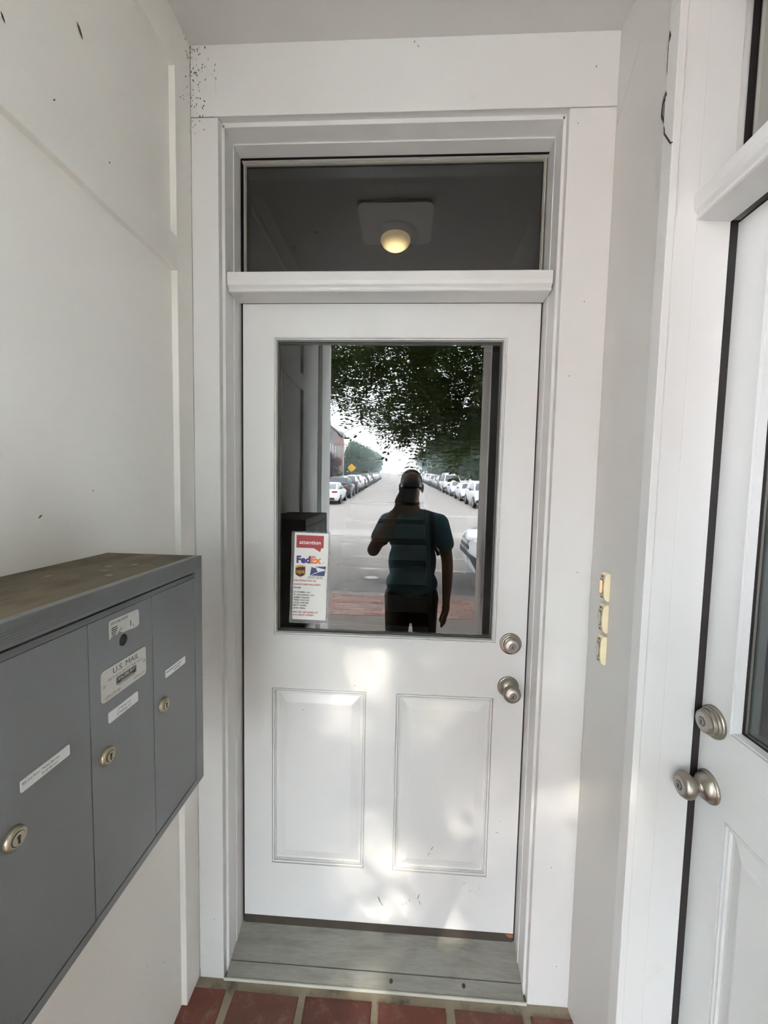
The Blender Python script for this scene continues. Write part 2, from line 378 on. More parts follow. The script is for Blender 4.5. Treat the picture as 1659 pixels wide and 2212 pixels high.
# aluminium threshold
th = empty('threshold', (-0.04, 0.04, 0.0), 'worn grey aluminium threshold sloping up to the white door', 'threshold')
def slope_plate(name, t0, t1, m, lift=0.0):
    P = lambda t: (0.1 * t, 0.004 + 0.07 * t + lift)
    a, b = P(t0), P(t1)
    mb = MB(); F = Frame((-0.5125, 0, 0), (0, 1, 0), (0, 0, 1), (1, 0, 0))
    mb.prism(F, [(a[0], -0.004), (b[0], -0.004), b, a], 0.0, 0.940); return mb.build(name, m, th)
slope_plate('lower_plate', -0.02, 0.284, M['alu']); slope_plate('upper_plate', 0.306, 1.12, M['alu'], 0.0010)
slope_plate('groove', 0.28, 0.31, M['black'], -0.0030)
MB().box(-0.5190, 0.4350, -0.0050, -0.0018, -0.004, 0.0050).build('front_lip', M['alu_lip'], th)
for x, t in ((0.016, 0.15), (0.245, 0.17)):
    MB().lathe(Frame((x, 0.1 * t, 0.0046 + 0.07 * t), (1, 0, 0), (0, .82, .57), (0, -.57, .82)), [(0.0055, 0.0), (0.0055, 0.0006), (0.004, 0.001)], 16).build('screw', M['dirt'], th)

# ------------------------------------------------------------------ doors
def make_door(name, F, Wd, Hd, lite, panels, lock_u, dead_v, knob_v, label):
    mb = MB(); holes = [lite] + panels
    us = sorted({0.0, Wd} | {h[0] for h in holes} | {h[1] for h in holes}); vs_ = sorted({0.0, Hd} | {h[2] for h in holes} | {h[3] for h in holes})
    for a, b in zip(us, us[1:]):
        for c, d in zip(vs_, vs_[1:]):
            cu, cv = (a + b) / 2, (c + d) / 2
            if any(h[0] < cu < h[1] and h[2] < cv < h[3] for h in holes): continue
            mb.add([F(a, c), F(b, c), F(b, d), F(a, d)], [(0, 1, 2, 3)])
            mb.add([F(a, c, -.044), F(b, c, -.044), F(b, d, -.044), F(a, d, -.044)], [(3, 2, 1, 0)])
    for (a, b), (c, d) in (((0, 0), (Wd, 0)), ((Wd, 0), (Wd, Hd)), ((Wd, Hd), (0, Hd)), ((0, Hd), (0, 0))):
        mb.add([F(a, b), F(c, d), F(c, d, -.044), F(a, b, -.044)], [(0, 1, 2, 3)])
    for h in panels: mb.add([F(h[0], h[2], -.03), F(h[1], h[2], -.03), F(h[1], h[3], -.03), F(h[0], h[3], -.03)], [(0, 1, 2, 3)])
    bm_ = mb.mesh(name, M['doorpaint'], F(Wd / 2, 0))
    bm = bmesh.new(); bm.from_mesh(bm_); bmesh.ops.remove_doubles(bm, verts=bm.verts, dist=1e-5); bmesh.ops.recalc_face_normals(bm, faces=bm.faces); bm.to_mesh(bm_); bm.free()
    d = bpy.data.objects.new(name, bm_); COL.objects.link(d); d.location = F(Wd / 2, 0); S(d, label)
    # lite: frame, gasket, pane
    lf = MB().rings(F, lite, [(0.0, 0.0), (0.0001, -0.006), (0.0016, -0.006), (0.0018, 0.0050), (0.0030, 0.0065), (0.0060, 0.0068), (0.0064, 0.0010), (0.0078, 0.0010), (0.0080, 0.0035), (0.0100, 0.0030), (0.0115, -0.014)], fill=False).build('lite_frame', M['doorpaint'], d)
    MB().rings(F, lite, [(0.0105, -0.012), (0.0135, -0.0125), (0.0135, -0.022)], fill=False).build('gasket', M['rubber'], lf)
    MB().rings(F, lite, [(0.0135, -0.0165), (0.0152, -0.0165), (0.0152, -0.022)], fill=False).build('spacer', M['gasket'], lf)
    pane(Frame(F(0, 0, -.020), F.u, F.v, F.n), lite[0] + .008, lite[1] - .008, lite[2] + .008, lite[3] - .008, d)
    MB().rings(F, lite, [(0.0, -0.046), (0.0115, -0.046), (0.0115, -0.024), (0.0, -0.024)], fill=False).build('inner_frame', M['doorpaint'], d)
    for h in panels:
        MB().rings(F, h, [(0.0, 0.0), (0.0001, -0.0075), (0.0022, -0.0075), (0.0024, -0.0015), (0.0065, -0.0010), (0.0078, -0.0022), (0.0080, -0.0085), (0.0098, -0.0085), (0.0100, -0.0040), (0.0125, -0.0040), (0.0127, -0.0100), (0.0150, -0.0100), (0.0200, -0.0095), (0.0230, -0.0085), (0.046, -0.0012), (0.049, -0.0008)]).build('raised_panel', M['doorpaint'], d)
    # deadbolt
    D = Frame(F(lock_u, dead_v), F.u, F.v, F.n)
    db = MB().lathe(D, [(0.0338, 0.0), (0.0338, 0.0045), (0.0325, 0.0065), (0.0305, 0.0068), (0.0300, 0.0095), (0.0290, 0.0118), (0.0268, 0.0125), (0.0262, 0.0160), (0.0250, 0.0190), (0.0232, 0.0200), (0.0228, 0.0232), (0.0215, 0.0243), (0.0200, 0.0245)], 48).build('deadbolt', M['nickel'], d, smooth=True, crease=24)
    MB().lathe(D, [(0.0190, 0.0235), (0.0190, 0.0252), (0.0180, 0.0258)], 40).build('cylinder_face', M['nickel_face'], db, smooth=True)
    MB().lathe(D, [(0.0096, 0.0255), (0.0096, 0.0262)], 28).build('cylinder_ring', M['black'], db)
    MB().lathe(D, [(0.0084, 0.0260), (0.0084, 0.0270), (0.0078, 0.0274)], 28).build('cylinder', M['cyl'], db)
    MB().fbox(D, -0.0012, 0.0012, -0.0062, 0.0030, 0.0270, 0.0277).build('keyhole', M['black'], db)
    # knob
    K = Frame(F(lock_u - 0.002, knob_v), F.u, F.v, F.n)
    kb = MB().lathe(K, [(0.0335, 0.0), (0.0335, 0.0030), (0.0318, 0.0055), (0.0300, 0.0062), (0.0290, 0.0085), (0.0262, 0.0130), (0.0215, 0.0175), (0.0160, 0.0205), (0.0128, 0.0225),
                        (0.0118, 0.0245), (0.0128, 0.0262), (0.0118, 0.0272), (0.0118, 0.0300), (0.0150, 0.0325), (0.0215, 0.0365), (0.0258, 0.0420), (0.0272, 0.0480), (0.0262, 0.0540), (0.0232, 0.0585), (0.0200, 0.0605), (0.0190, 0.0608)], 48).build('knob', M['nickel'], d, smooth=True)
    MB().lathe(K, [(0.0178, 0.0595), (0.0178, 0.0612), (0.0170, 0.0618)], 40).build('cylinder_face', M['nickel_face'], kb, smooth=True)
    MB().lathe(K, [(0.0096, 0.0614), (0.0096, 0.0622)], 28).build('cylinder_ring', M['black'], kb)
    MB().lathe(K, [(0.0084, 0.0620), (0.0084, 0.0630), (0.0078, 0.0634)], 28).build('cylinder', M['cyl'], kb)
    MB().fbox(K, -0.0012, 0.0012, -0.0062, 0.0030, 0.0630, 0.0637).build('keyhole', M['black'], kb)
    return d
FD = FRONT((DX0, YD, DZ0)); DW, DH = DX1 - DX0, DZ1 - DZ0
cv = lambda x0, x1, z0, z1: (x0 - DX0, x1 - DX0, z0 - DZ0, z1 - DZ0)
d1 = make_door('door_1', FD, DW, DH, cv(-0.396, 0.3211, 1.0931, 2.0415), [cv(-0.398, -0.087, 0.303, 0.915), cv(0.011, 0.321, 0.302, 0.914)],
               0.368 - DX0, 1.0955 - DZ0, 0.955 - DZ0, 'white half-glass door mirroring the street, two raised panels below')
MB().box(DX0 + .001, DX1 - .001, YD + .006, YD + .04, 0.078, 0.1085).build('door_sweep', M['sweep'], d1)
MB().box(DX0 + .001, DX1 - .001, YD - .001, YD + .006, 0.079, 0.1075).build('sweep_strip', M['sweep'], d1)
MB().prism(FRONT((0, YD + .0005, 0)), [(0.3900, 0.1075), (0.4160, 0.1075), (0.4160, 0.0955), (0.4010, 0.0965)], 0.0, 0.003).build('bare_wood_chip', M['rust'], d1)
sp = MB()
for u, v, l, a in ((-.03, .195, .016, 2.0), (-.022, .18, .01, 2.1), (.10, .215, .013, 1.3), (.105, .195, .010, 1.9), (.06, .19, .006, 1.7), (.05, .185, .006, 1.4), (.07, .20, .007, 1.8), (-.20, .185, .003, 0), (-.31, .155, .003, 1), (.25, .275, .006, .1), (.27, .25, .005, 2), (-.295, .845, .006, -.1),
                   (.14, .39, .010, 1.0), (.13, .37, .008, .9), (.35, .46, .007, 0), (-.125, .935, .005, .1), (.36, .50, .004, .2), (.30, .262, .004, .1)):
    speck(FRONT((0, YD, 0)), u, v, l, l * .16, a, .0005)
tag(sp.build('scuff_marks', mat('scuff', (.30, .29, .28), .7), d1), kind='stuff')
# weatherstrip in the gap round door 1
ws = MB(); ws.box(-0.4995, DX0 - .0003, YD + .004, YD + .03, 0.076, 2.1435); ws.box(DX1 + .0003, 0.4232, YD + .004, YD + .03, 0.076, 2.1435); ws.box(-0.4995, 0.4232, YD + .004, YD + .03, DZ1 + .0003, 2.1436)
ws.build('weatherstrip_gap_shade', M['rubber'], d1)

# right wall with the second door
wr = MB()
wr.box(XR, 0.80, YJ + .004, 0.021, -0.05, 2.95); wr.box(XR, 0.80, YRT, -1.180, -0.05, 2.95); wr.box(XR, 0.80, -1.180, YJ + .004, 2.572, 2.95)
wr = wr.build('wall_right', M['rwall'], base=(0.68, -0.75, 0)); S(wr, 'white wall at the side holding doorbells and the second door')
board(wr, 'casing_board', 0.5450, 0.5605, -0.272, -0.238, 0.0, 2.5648, m='paint')
board(wr, 'casing_board', 0.5450, 0.5605, -1.212, -1.170, 0.0, 2.5648, m='paint')
board(wr, 'head_casing', 0.5450, 0.5605, -1.212, -0.238, 2.565, 2.63, m='paint')
board(wr, 'jamb', 0.5510, 0.6075, -0.266, YJ + .006, 0.0, 2.572, m='paint', bev=.0008); board(wr, 'jamb_stop', 0.6082, 0.6755, -0.2645, YJ + .006, 0.0, 2.572, m='paint', bev=.0008)
board(wr, 'jamb', 0.5510, 0.6755, -1.182, -1.176, 0.0, 2.572, m='paint')
board(wr, 'head_jamb', 0.5510, 0.6755, -1.18, -0.262, 2.562, 2.573, m='paint')
bar_profile(RIGHT((XD2 - .012, -0.2655, 2.1435)), 0.911, wr)
# peeling crack along the casing
CK = [(-.237, 2.578), (-.238, 2.540), (-.243, 2.519), (-.235, 2.504), (-.239, 2.459), (-.238, 2.429), (-.242, 2.407), (-.228, 2.402), (-.226, 2.381), (-.238, 2.356), (-.244, 2.329), (-.267, 2.292), (-.272, 2.290)]
ck = MB(); FR = RIGHT((0.5435, 0, 0))
ck.tube([(0.5447 if y < -.2385 else .5475, y, z) for y, z in CK], [.0010, .0018, .0022, .0014, .0007, .0008, .0018, .0022, .0022, .0022, .0018, .0016, .0012], 5)
ck.build('crack', M['crack'], wr)
MB().prism(RIGHT((0.5600, 0, 0)), [(.236, 2.425), (.226, 2.415), (.2225, 2.395), (.224, 2.375), (.236, 2.352)], 0.0, 0.0130).build('peeled_patch', M['peel'], wr)
webm = mat('cobweb', (.42, .41, .38), .9)
for pts, r in (([(0.5592, -.225, 2.60), (.5592, -.215, 2.56), (.5594, -.205, 2.53)], .00025), ([(.5592, -.10, 2.66), (.5592, -.05, 2.60), (.5592, -.005, 2.55)], .00022), ([(-.56, -.0006, 2.74), (-.53, -.0006, 2.70), (-.525, -.0006, 2.66)], .0003)):
    MB().tube(pts, r, 4).build('cobweb_thread', webm, wr if pts[0][0] > 0 else wb)
# gap strip and door 2
MB().box(0.6765, XD2 + .004, -0.2632, -0.2440, 0.0, 2.1435).build('weatherstrip_gap_shade', M['rubber'], wr)  # black upright strip, stands in for the shadow in the gap beside the jamb
MB().box(XD2 + .003, XD2 + .03, -1.18, -0.2605, 2.1385, 2.1440).build('weatherstrip_gap_shade', M['rubber'], wr)
FD2 = RIGHT((XD2, -0.2460, 0.108))
cv2 = lambda u0, u1, z0, z1: (u0, u1, z0 - .108, z1 - .108)
d2 = make_door('door_2', FD2, 0.908, 2.030, cv2(0.0955, 0.813, 1.096, 2.042), [cv2(0.0960, 0.405, 0.303, 0.915), cv2(0.500, 0.813, 0.303, 0.915)],
               0.0535, 1.099 - .108, 0.953 - .108, 'second white half-glass door cut by the picture edge, knob pointing across')
# transom above door 2
tw2 = MB().rings(RIGHT((XD2, 0, 0)), (0.2655, 1.177, 2.190, 2.563), [(0, 0.004), (0.0, -0.03), (0.010, -0.03), (0.010, -0.004)], fill=False).build('window_2', M['rubber'], base=(XD2, -0.72, 2.19)); S(tw2, 'transom window over the second door')
MB().rings(RIGHT((XD2, 0, 0)), (0.2755, 1.167, 2.180, 2.556), [(0, -0.004), (0.004, -0.003), (0.006, -0.008), (0.038, -0.010), (0.038, -0.02)], fill=False).build('window_sash', mat('grey_sash', (0.30, 0.30, 0.27), .5), tw2)
pane(RIGHT((XD2 + .014, 0, 0)), 0.28, 1.16, 2.185, 2.55, tw2)

# ceiling and street front
ce = MB().box(-0.80, 0.80, YL, 0.021, ZC, 2.95).build('ceiling', M['ceil'], base=(0, -0.9, ZC)); S(ce, 'off-white porch ceiling')
fmat = mat('facade_brick_paint', (0.42, 0.36, 0.31), 0.8, var=0.12, scale=6, bump=0.4)
wf = MB().box(-7, -0.80, YL, YL + .25, -0.1, 8.0).build('wall_front_left', fmat, base=(-3, YL, 0)); S(wf)
wf = MB().box(0.56, 7, YRT, YRT + .25, -0.1, 8.0).build('wall_front_right', fmat, base=(3, YRT, 0)); S(wf)
wf = MB().box(-0.80, 0.80, YL, YL + .25, 2.951, 8.0).build('wall_front_upper', fmat, base=(0, YL, 2.95)); S(wf)

# ------------------------------------------------------------------ doorbells on the right wall
for i, (z0, z1, lit) in enumerate(((1.297, 1.371, True), (1.212, 1.288, False), (1.127, 1.204, False))):
    lab = ('doorbell with a lit orange button, topmost of three on the side wall', 'cream doorbell between two others on the side wall', 'cream doorbell lowest of three on the side wall')[i]
    t = empty('doorbell', (XR, -0.092, (z0 + z1) / 2), lab, 'doorbell', 'doorbells in a column on the side wall')
    F = Frame((XR, -0.078, z0), (0, -1, 0), (0, 0, 1), (-1, 0, 0)); h = z1 - z0
    # bowed housing: side outline swept across the width
    side = [(0, 0.001), (0.006, 0.0), (0.0125, 0.006), (0.0150, h * .25), (0.0165, h * .5), (0.0150, h * .75), (0.0125, h - .006), (0.006, h), (0, h - .001)]
    mb = MB(); k = len(side)
    v = [F(0, z, n) for n, z in side] + [F(0.028, z, n) for n, z in side]
    mb.add(v, [list(range(k)), list(range(k, 2 * k))] + [(j, (j + 1) % k, k + (j + 1) % k, k + j) for j in range(k)])
    mb.build('housing', M['cream'], t, bevel=.0015)
    fp = MB(); A = [(z, n + .0004) for n, z in side[2:7]]
    fv = [F(0.0035, z, n) for z, n in A] + [F(0.0245, z, n) for z, n in A]
    fp.add(fv, [(j, j + 1, 5 + j + 1, 5 + j) for j in range(4)]); fp.build('face_plate', M['cream_face'], t)
    MB().prism(F, rrect(0.0095, 0.0190, h * .27, h * .73, .0045), 0.014, 0.0180).build('button', M['glowbtn' if lit else 'button'], t)
    MB().prism(F, rrect(0.0082, 0.0203, h * .25, h * .75, .0055), 0.013, 0.0164).build('button_rim', M['black'], t)
    for zz in (h * .13, h * .87): MB().lathe(Frame(F(0.014, zz), F.u, F.v, F.n), [(0.0019, 0.012), (0.0019, 0.0150)], 12).build('screw', M['black'], t)

# ------------------------------------------------------------------ mailbox
XM, MY0, MY1, MZ0, MZ1 = -0.408, -0.805, -0.330, 0.936, 1.430
mx = empty('mailbox', (-0.51, (MY0 + MY1) / 2, MZ0), 'grey metal wall mailbox with three tall locked doors and dirty top', 'mailbox')
FM = LEFT((XM, 0, 0))
mb = MB(); mb.box(-0.6165, XM - .014, MY0 + .002, MY1 - .002, MZ0 + .002, MZ1 - .003); mb.build('body', M['steel'], mx)
mb = MB(); mb.box(-0.6165, XM - .0141, MY0 + .0005, MY1 - .0005, MZ1 - .004, MZ1 - .0004); mb.build('top', M['steel_top'], mx)
# frame of four mitred bars
fo = (MY0, MY1, MZ0, MZ1); ib = 0.029; it = 0.029; ibot = 0.012
I0, I1, J0, J1 = MY0 + .018, MY1 - .0285, MZ0 + .014, MZ1 - .030
O = [(MY0, MZ0), (MY1, MZ0), (MY1, MZ1), (MY0, MZ1)]; I = [(I0, J0), (I1, J0), (I1, J1), (I0, J1)]
for a in range(4):
    b = (a + 1) % 4
    q = [O[a], O[b], I[b], I[a]]
    MB().prism(FM, q, -0.014, 0.0).build('frame_bar', M['steel'], mx, bevel=.0006)
for i in range(7):
    zz = MZ1 - .0045 - i * .0034
    MB().fbox(FM, MY0 + .004, MY1 - .004, zz - .0006, zz + .0006, 0.0, 0.0006).build('ridge', M['steel'], mx)
MB().fbox(FM, I0, I1, J0, J1, -0.014, -0.012).build('recess', M['black'], mx)
MB().fbox(FM, I0 + .001, I1 - .0015, 1.3885, 1.3965, -0.012, -0.001).build('door_rail', M['steel'], mx)
for zz in (1.3905, 1.3925, 1.3945): MB().fbox(FM, I0 + .001, I1 - .0015, zz - .0004, zz + .0004, -0.001, -0.0004).build('ridge', M['steel'], mx)
doors = [(-0.7775, -0.6388), (-0.6372, -0.4988), (-0.4972, -0.3600)]
locks = [(-0.751, 1.182), (-0.610, 1.180), (-0.472, 1.180)]
mdoors = []
for (a, b), (lu, lv) in zip(doors, locks):
    d = MB().fbox(FM, a, b, J0 + .0015, 1.3875, -0.012, -0.0008).build('mail_door', M['steel'], mx, bevel=.0006)
    mdoors.append(d)
    K = Frame(FM(lu, lv, -0.0008), FM.u, FM.v, FM.n)
    lk = MB().lathe(K, [(0.0128, 0), (0.0130, 0.002), (0.0118, 0.0050), (0.0100, 0.0062), (0.0085, 0.0062)], 32).build('lock', M['brass'], d, smooth=True)
# lock pieces hang on the mailbox itself so that no level runs too deep
for (lu, lv) in locks:
    K = Frame(FM(lu, lv, -0.0008), FM.u, FM.v, FM.n)
    MB().lathe(K, [(0.0082, 0.0055), (0.0082, 0.0064)], 28).build('lock_ring', M['black'], mx)
    MB().lathe(K, [(0.0074, 0.006), (0.0074, 0.0070), (0.0068, 0.0073)], 28).build('lock_cylinder', M['brass'], mx)
    MB().fbox(K, -0.0011, 0.0011, -0.0055, 0.0035, 0.0073, 0.0078).build('keyhole', M['black'], mx)
    MB().lathe(Frame(K(0, .0022), K.u, K.v, K.n), [(0.0020, 0.0073), (0.0020, 0.0079)], 12).build('keyhole', M['black'], mx)
# open hole where a lock is missing
MB().lathe(Frame(FM(-0.570, 1.3395, -0.0008), FM.u, FM.v, FM.n), [(0.0088, -0.004), (0.0088, 0.0002)], 28).build('lock_hole', M['black'], mdoors[1])
MB().lathe(Frame(FM(-0.570, 1.3395, -0.0008), FM.u, FM.v, FM.n), [(0.0088, 0.0), (0.0094, 0.0008), (0.0100, 0.0)], 28, cap=False).build('hole_rim', M['steel'], mdoors[1])
# stickers
def sticker(rect, r, m, name='label', parent=mx, th=.0007): return MB().prism(FM, rrect(*rect, r), -0.001, th).build(name, M[m], parent)
pts = [(-.599, 1.351), (-.592, 1.356), (-.585, 1.3535), (-.580, 1.3575), (-.572, 1.352), (-.560, 1.3515), (-.550, 1.350), (-.536, 1.350), (-.534, 1.354), (-.534, 1.374), (-.537, 1.3775), (-.596, 1.3785), (-.599, 1.376)]
MB().prism(FM, pts, -0.001, .0005).build('torn_label', M['oldlabel'], mx)
text(FM, 'KEYS ARE INSIDE', -.5965, -.560, 1.3715, .0038, M['ink'], mx, n=.0007, bold=.01)
for zz, a in ((1.3655, -.584), (1.3625, -.583), (1.3595, -.584), (1.3565, -.586)):
    MB().fbox(FM, -.5955, a, zz, zz + .0014, .0005, .0007).build('fine_print', M['ink'], mx)
for u, v, l, a in ((-.554, 1.361, .0045, 1.9), (-.548, 1.3555, .0022, 1.6)):
    MB().prism(FM, [(u - l * .3, v - l), (u + l * .3, v - l * .8), (u + l * .25, v + l), (u - l * .25, v + l * .7)], .0004, .0008).build('tear', M['steel'], mx)
pl = sticker((-.6175, -.5190, 1.2620, 1.3095), .005, 'plate', 'name_plate')
text(FM, 'U.S. MAIL', -.5950, -.5370, 1.2975, .0082, M['ink'], pl, n=.0009, bold=.0)
text(FM, 'Approved by the U.S. Postal Service', -.6060, -.5265, 1.2905, .0042, M['greyink'], pl, n=.0009)
MB().prism(FM, rrect(-.5885, -.5435, 1.2765, 1.2882, .0018), 0.0, .0009).build('logo_box', M['ink'], pl)
MB().rings(Frame(FM(0, 0, 0), FM.u, FM.v, FM.n), (-.5875, -.5445, 1.2775, 1.2872), [(0, .00105), (.0005, .00105)], fill=False).build('logo_outline', M['plate'], pl)
text(FM, 'SALSBURY', -.5855, -.5465, 1.2820, .0040, M['plate'], pl, n=.0012, bold=.02, shear=.15)
text(FM, 'INDUSTRIES', -.5790, -.5540, 1.2788, .0017, M['plate'], pl, n=.0012)
MB().fbox(FM, -.5850, -.5470, 1.2742, 1.2748, .0006, .0009).build('underline', M['ink'], pl)
text(FM, 'USPS-STD-4B+', -.6120, -.5790, 1.2650, .0045, M['greyink'], pl, n=.0009)
text(FM, 'mailboxes.com', -.5510, -.5235, 1.2668, .0034, M['greyink'], pl, n=.0009)
for u in (-.6125, -.5235): MB().lathe(Frame(FM(u, 1.2855), FM.u, FM.v, FM.n), [(0.0026, 0.0), (0.0026, .0010), (.0018, .0018), (.0005, .0021)], 16).build('rivet', M['nickel_face'], pl)
l1 = sticker((-.7410, -.6745, 1.2270, 1.2410), .0012, 'label')
text(FM, '902 2nd Floor:  Melissa Barreca', -.7400, -.6905, 1.2352, .0034, M['greyink'], l1, n=.0009)
text(FM, 'Sarah Barreca', -.7150, -.6930, 1.2298, .0034, M['greyink'], l1, n=.0009)
l2 = sticker((-.6050, -.5405, 1.2255, 1.2418), .0018, 'label')
text(FM, 'JT Homes, LLC', -.5865, -.5585, 1.2352, .0036, M['greyink'], l2, n=.0009, bold=.01)
text(FM, 'JT Holdings, LLC', -.5885, -.5565, 1.2290, .0036, M['greyink'], l2, n=.0009, bold=.01)
l3 = sticker((-.4645, -.3990, 1.2255, 1.2400), .0008, 'label')
for u0, u1, zz in ((-.4625, -.4545, 1.2345), (-.4535, -.4400, 1.2345), (-.4385, -.4290, 1.2345), (-.4275, -.4140, 1.2345), (-.4390, -.4310, 1.2295), (-.4300, -.4180, 1.2295)):
    MB().fbox(FM, u0, u1, zz, zz + .0013, .0007, .0009).build('fine_print', M['greyink'], l3)
# fallen debris on the top
sp = MB()
Ftop = Frame((0, 0, MZ1), (1, 0, 0), (0, 1, 0), (0, 0, 1))
dscr = mat('dusty_screws', (.24, .21, .15), .8)
for x, y, r in ((-.49, -.50, .006), (-.51, -.465, .006), (-.475, -.445, .006), (-.46, -.53, .006), (-.545, -.55, .006)):
    MB().lathe(Frame((x, y, MZ1), (1, 0, 0), (0, 1, 0), (0, 0, 1)), [(r, 0), (r, .001), (r * .6, .0016)], 14).build('screw_head', dscr, mx)
sp = MB(); speck(Ftop, -.435, -.62, .006, .0022, .9, .0015); speck(Ftop, -.52, -.64, .003, .001, .2, .001); speck(Ftop, -.445, -.625, .004, .001, .3, .001)
tag(sp.build('debris', M['husk'], mx), kind='stuff')

# ------------------------------------------------------------------ delivery notice taped on the glass
SW, SH = 0.1110, 0.2870
sg = empty('delivery_notice', (-0.282, YG - .003, 1.14), 'laminated white delivery notice with red attention bubble taped to the door glass', 'notice')
uu = Vector((1, 0, -0.012)).normalized(); vv = Vector((0.028, 0, 1)).normalized()
FS = Frame((-0.338, YG - .0022, 1.1425), uu, vv, (0, -1, 0))
MB().prism(FS, rrect(-.010, SW + .004, -.0130, SH + .004, .003), 0.0, .0004).build('sleeve', M['sleeve'], sg)
MB().prism(FS, [(0, 0), (SW, 0), (SW, SH), (0, SH)], .0005, .0010).build('paper', M['paper'], sg)
vy = lambda t: SH * (1 - t); ux = lambda t: SW * t
def T(s, u0, u1, vt, h, m, bold=0.03, shear=0): text(FS, s, ux(u0), ux(u1), vy(vt), h, M[m], sg, n=.0013, bold=bold, shear=shear)
MB().poly(FS, [(ux(.055), vy(.028)), (ux(.86), vy(.028)), (ux(.86), vy(.168)), (ux(.79), vy(.172)), (ux(.765), vy(.213)), (ux(.57), vy(.172)), (ux(.055), vy(.172))], .0012).build('speech_bubble', M['redink'], sg)
text(FS, 'attention', ux(.145), ux(.775), vy(.128), .0125, M['white'], sg, n=.0015, bold=.012)
T('Fed', .075, .49, .343, .0220, 'purple', .05); T('Ex', .495, .815, .343, .0220, 'orange', .05); T('®', .86, .90, .343, .004, 'greyink', 0)
sh = [(.05, .385), (.10, .376), (.20, .372), (.30, .376), (.35, .385), (.35, .465), (.33, .485), (.27, .498), (.20, .508), (.13, .498), (.07, .485), (.05, .465)]
MB().poly(FS, [(ux(a), vy(b)) for a, b in sh], .0012).build('shield', M['gold'], sg)
sh2 = [(.06, .408), (.14, .395), (.24, .390), (.34, .392), (.34, .464), (.32, .482), (.26, .495), (.20, .503), (.14, .495), (.08, .482), (.06, .464)]
MB().poly(FS, [(ux(a), vy(b)) for a, b in sh2], .0014).build('shield_field', M['brown'], sg)
text(FS, 'ups', ux(.085), ux(.325), vy(.462), .0140, M['gold'], sg, n=.0016, bold=.02)
MB().poly(FS, [(ux(.525), vy(.385)), (ux(.955), vy(.375)), (ux(.915), vy(.487)), (ux(.485), vy(.485))], .0012).build('eagle_field', M['blue'], sg)
MB().poly(FS, [(ux(.525), vy(.376)), (ux(.93), vy(.410)), (ux(.925), vy(.425)), (ux(.66), vy(.450)), (ux(.50), vy(.482)), (ux(.545), vy(.477)), (ux(.72), vy(.447)), (ux(.70), vy(.400)), (ux(.56), vy(.392))], .0014).build('eagle', M['white'], sg)
MB().poly(FS, [(ux(.66), vy(.402)), (ux(.90), vy(.412)), (ux(.88), vy(.420)), (ux(.71), vy(.436))], .0016).build('eagle_head', M['white'], sg)
T('UNITED STATES', .44, .86, .505, .0040, 'ink', .01, .2); T('POSTAL SERVICE', .42, .88, .522, .0040, 'ink', .01, .2)
T('DELIVERIES FOR OR', .02, .68, .556, .0050, 'redink'); T('SIGNATURES REQUIRED', .02, .82, .600, .0050, 'redink'); T('FROM:', .02, .235, .640, .0050, 'ink')
for s_, u1, t in (('JT HOMES, LLC', .52, .690), ('JT HOLDINGS, LLC', .64, .722), ('JAMES NARAN', .50, .753), ('TERRY ROYCE', .49, .783), ('LEON PORTER', .48, .814), ('MATT WARD', .42, .844), ('JEAN NEAL', .39, .875)): T(s_, .02, u1, t, .0050, 'ink')
T('MAY BE OBTAINED AT', .02, .77, .922, .0050, 'redink'); T('619 LIGHT STREET', .02, .65, .955, .0050, 'redink')

# ------------------------------------------------------------------ porch ceiling light (seen only in the transom glass)
cl = empty('ceiling_light', (-0.045, -0.520, ZC), 'unlit square white ceiling light reflected in the transom glass', 'light')
FC = Frame((-0.045, -0.520, ZC), (1, 0, 0), (0, -1, 0), (0, 0, -1))
MB().prism(FC, rrect(-.166, .166, -.150, .150, .04), 0.0, 0.004).build('base', M['rwall'], cl)
MB().prism(FC, rrect(-.164, .164, -.148, .148, .038), 0.004, 0.010).build('diffuser', mat('diffuser', (.92, .92, .90), .4), cl)

# ------------------------------------------------------------------ hallway behind the glass
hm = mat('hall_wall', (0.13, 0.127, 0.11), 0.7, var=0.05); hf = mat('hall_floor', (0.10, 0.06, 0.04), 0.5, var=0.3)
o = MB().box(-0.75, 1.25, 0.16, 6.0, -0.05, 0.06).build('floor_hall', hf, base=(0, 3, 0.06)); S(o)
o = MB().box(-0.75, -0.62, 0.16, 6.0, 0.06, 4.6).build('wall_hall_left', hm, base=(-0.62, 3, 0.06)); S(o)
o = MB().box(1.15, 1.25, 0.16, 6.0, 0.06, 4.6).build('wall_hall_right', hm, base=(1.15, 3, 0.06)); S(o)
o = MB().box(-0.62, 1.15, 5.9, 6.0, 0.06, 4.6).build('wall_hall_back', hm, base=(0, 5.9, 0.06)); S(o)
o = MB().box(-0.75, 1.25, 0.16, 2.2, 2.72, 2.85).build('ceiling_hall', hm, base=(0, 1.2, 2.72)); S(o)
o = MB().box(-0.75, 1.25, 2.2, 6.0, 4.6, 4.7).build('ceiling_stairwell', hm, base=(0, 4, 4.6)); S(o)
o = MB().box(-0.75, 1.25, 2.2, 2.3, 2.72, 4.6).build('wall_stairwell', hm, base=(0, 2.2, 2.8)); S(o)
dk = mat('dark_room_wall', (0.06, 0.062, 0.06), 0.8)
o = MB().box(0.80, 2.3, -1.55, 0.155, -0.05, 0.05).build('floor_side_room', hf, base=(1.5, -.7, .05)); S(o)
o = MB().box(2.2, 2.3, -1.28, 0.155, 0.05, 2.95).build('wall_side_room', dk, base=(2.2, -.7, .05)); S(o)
o = MB().box(0.80, 2.3, -1.29, -1.19, 0.05, 2.95).build('wall_side_room_front', dk, base=(1.5, -1.2, .05)); S(o)
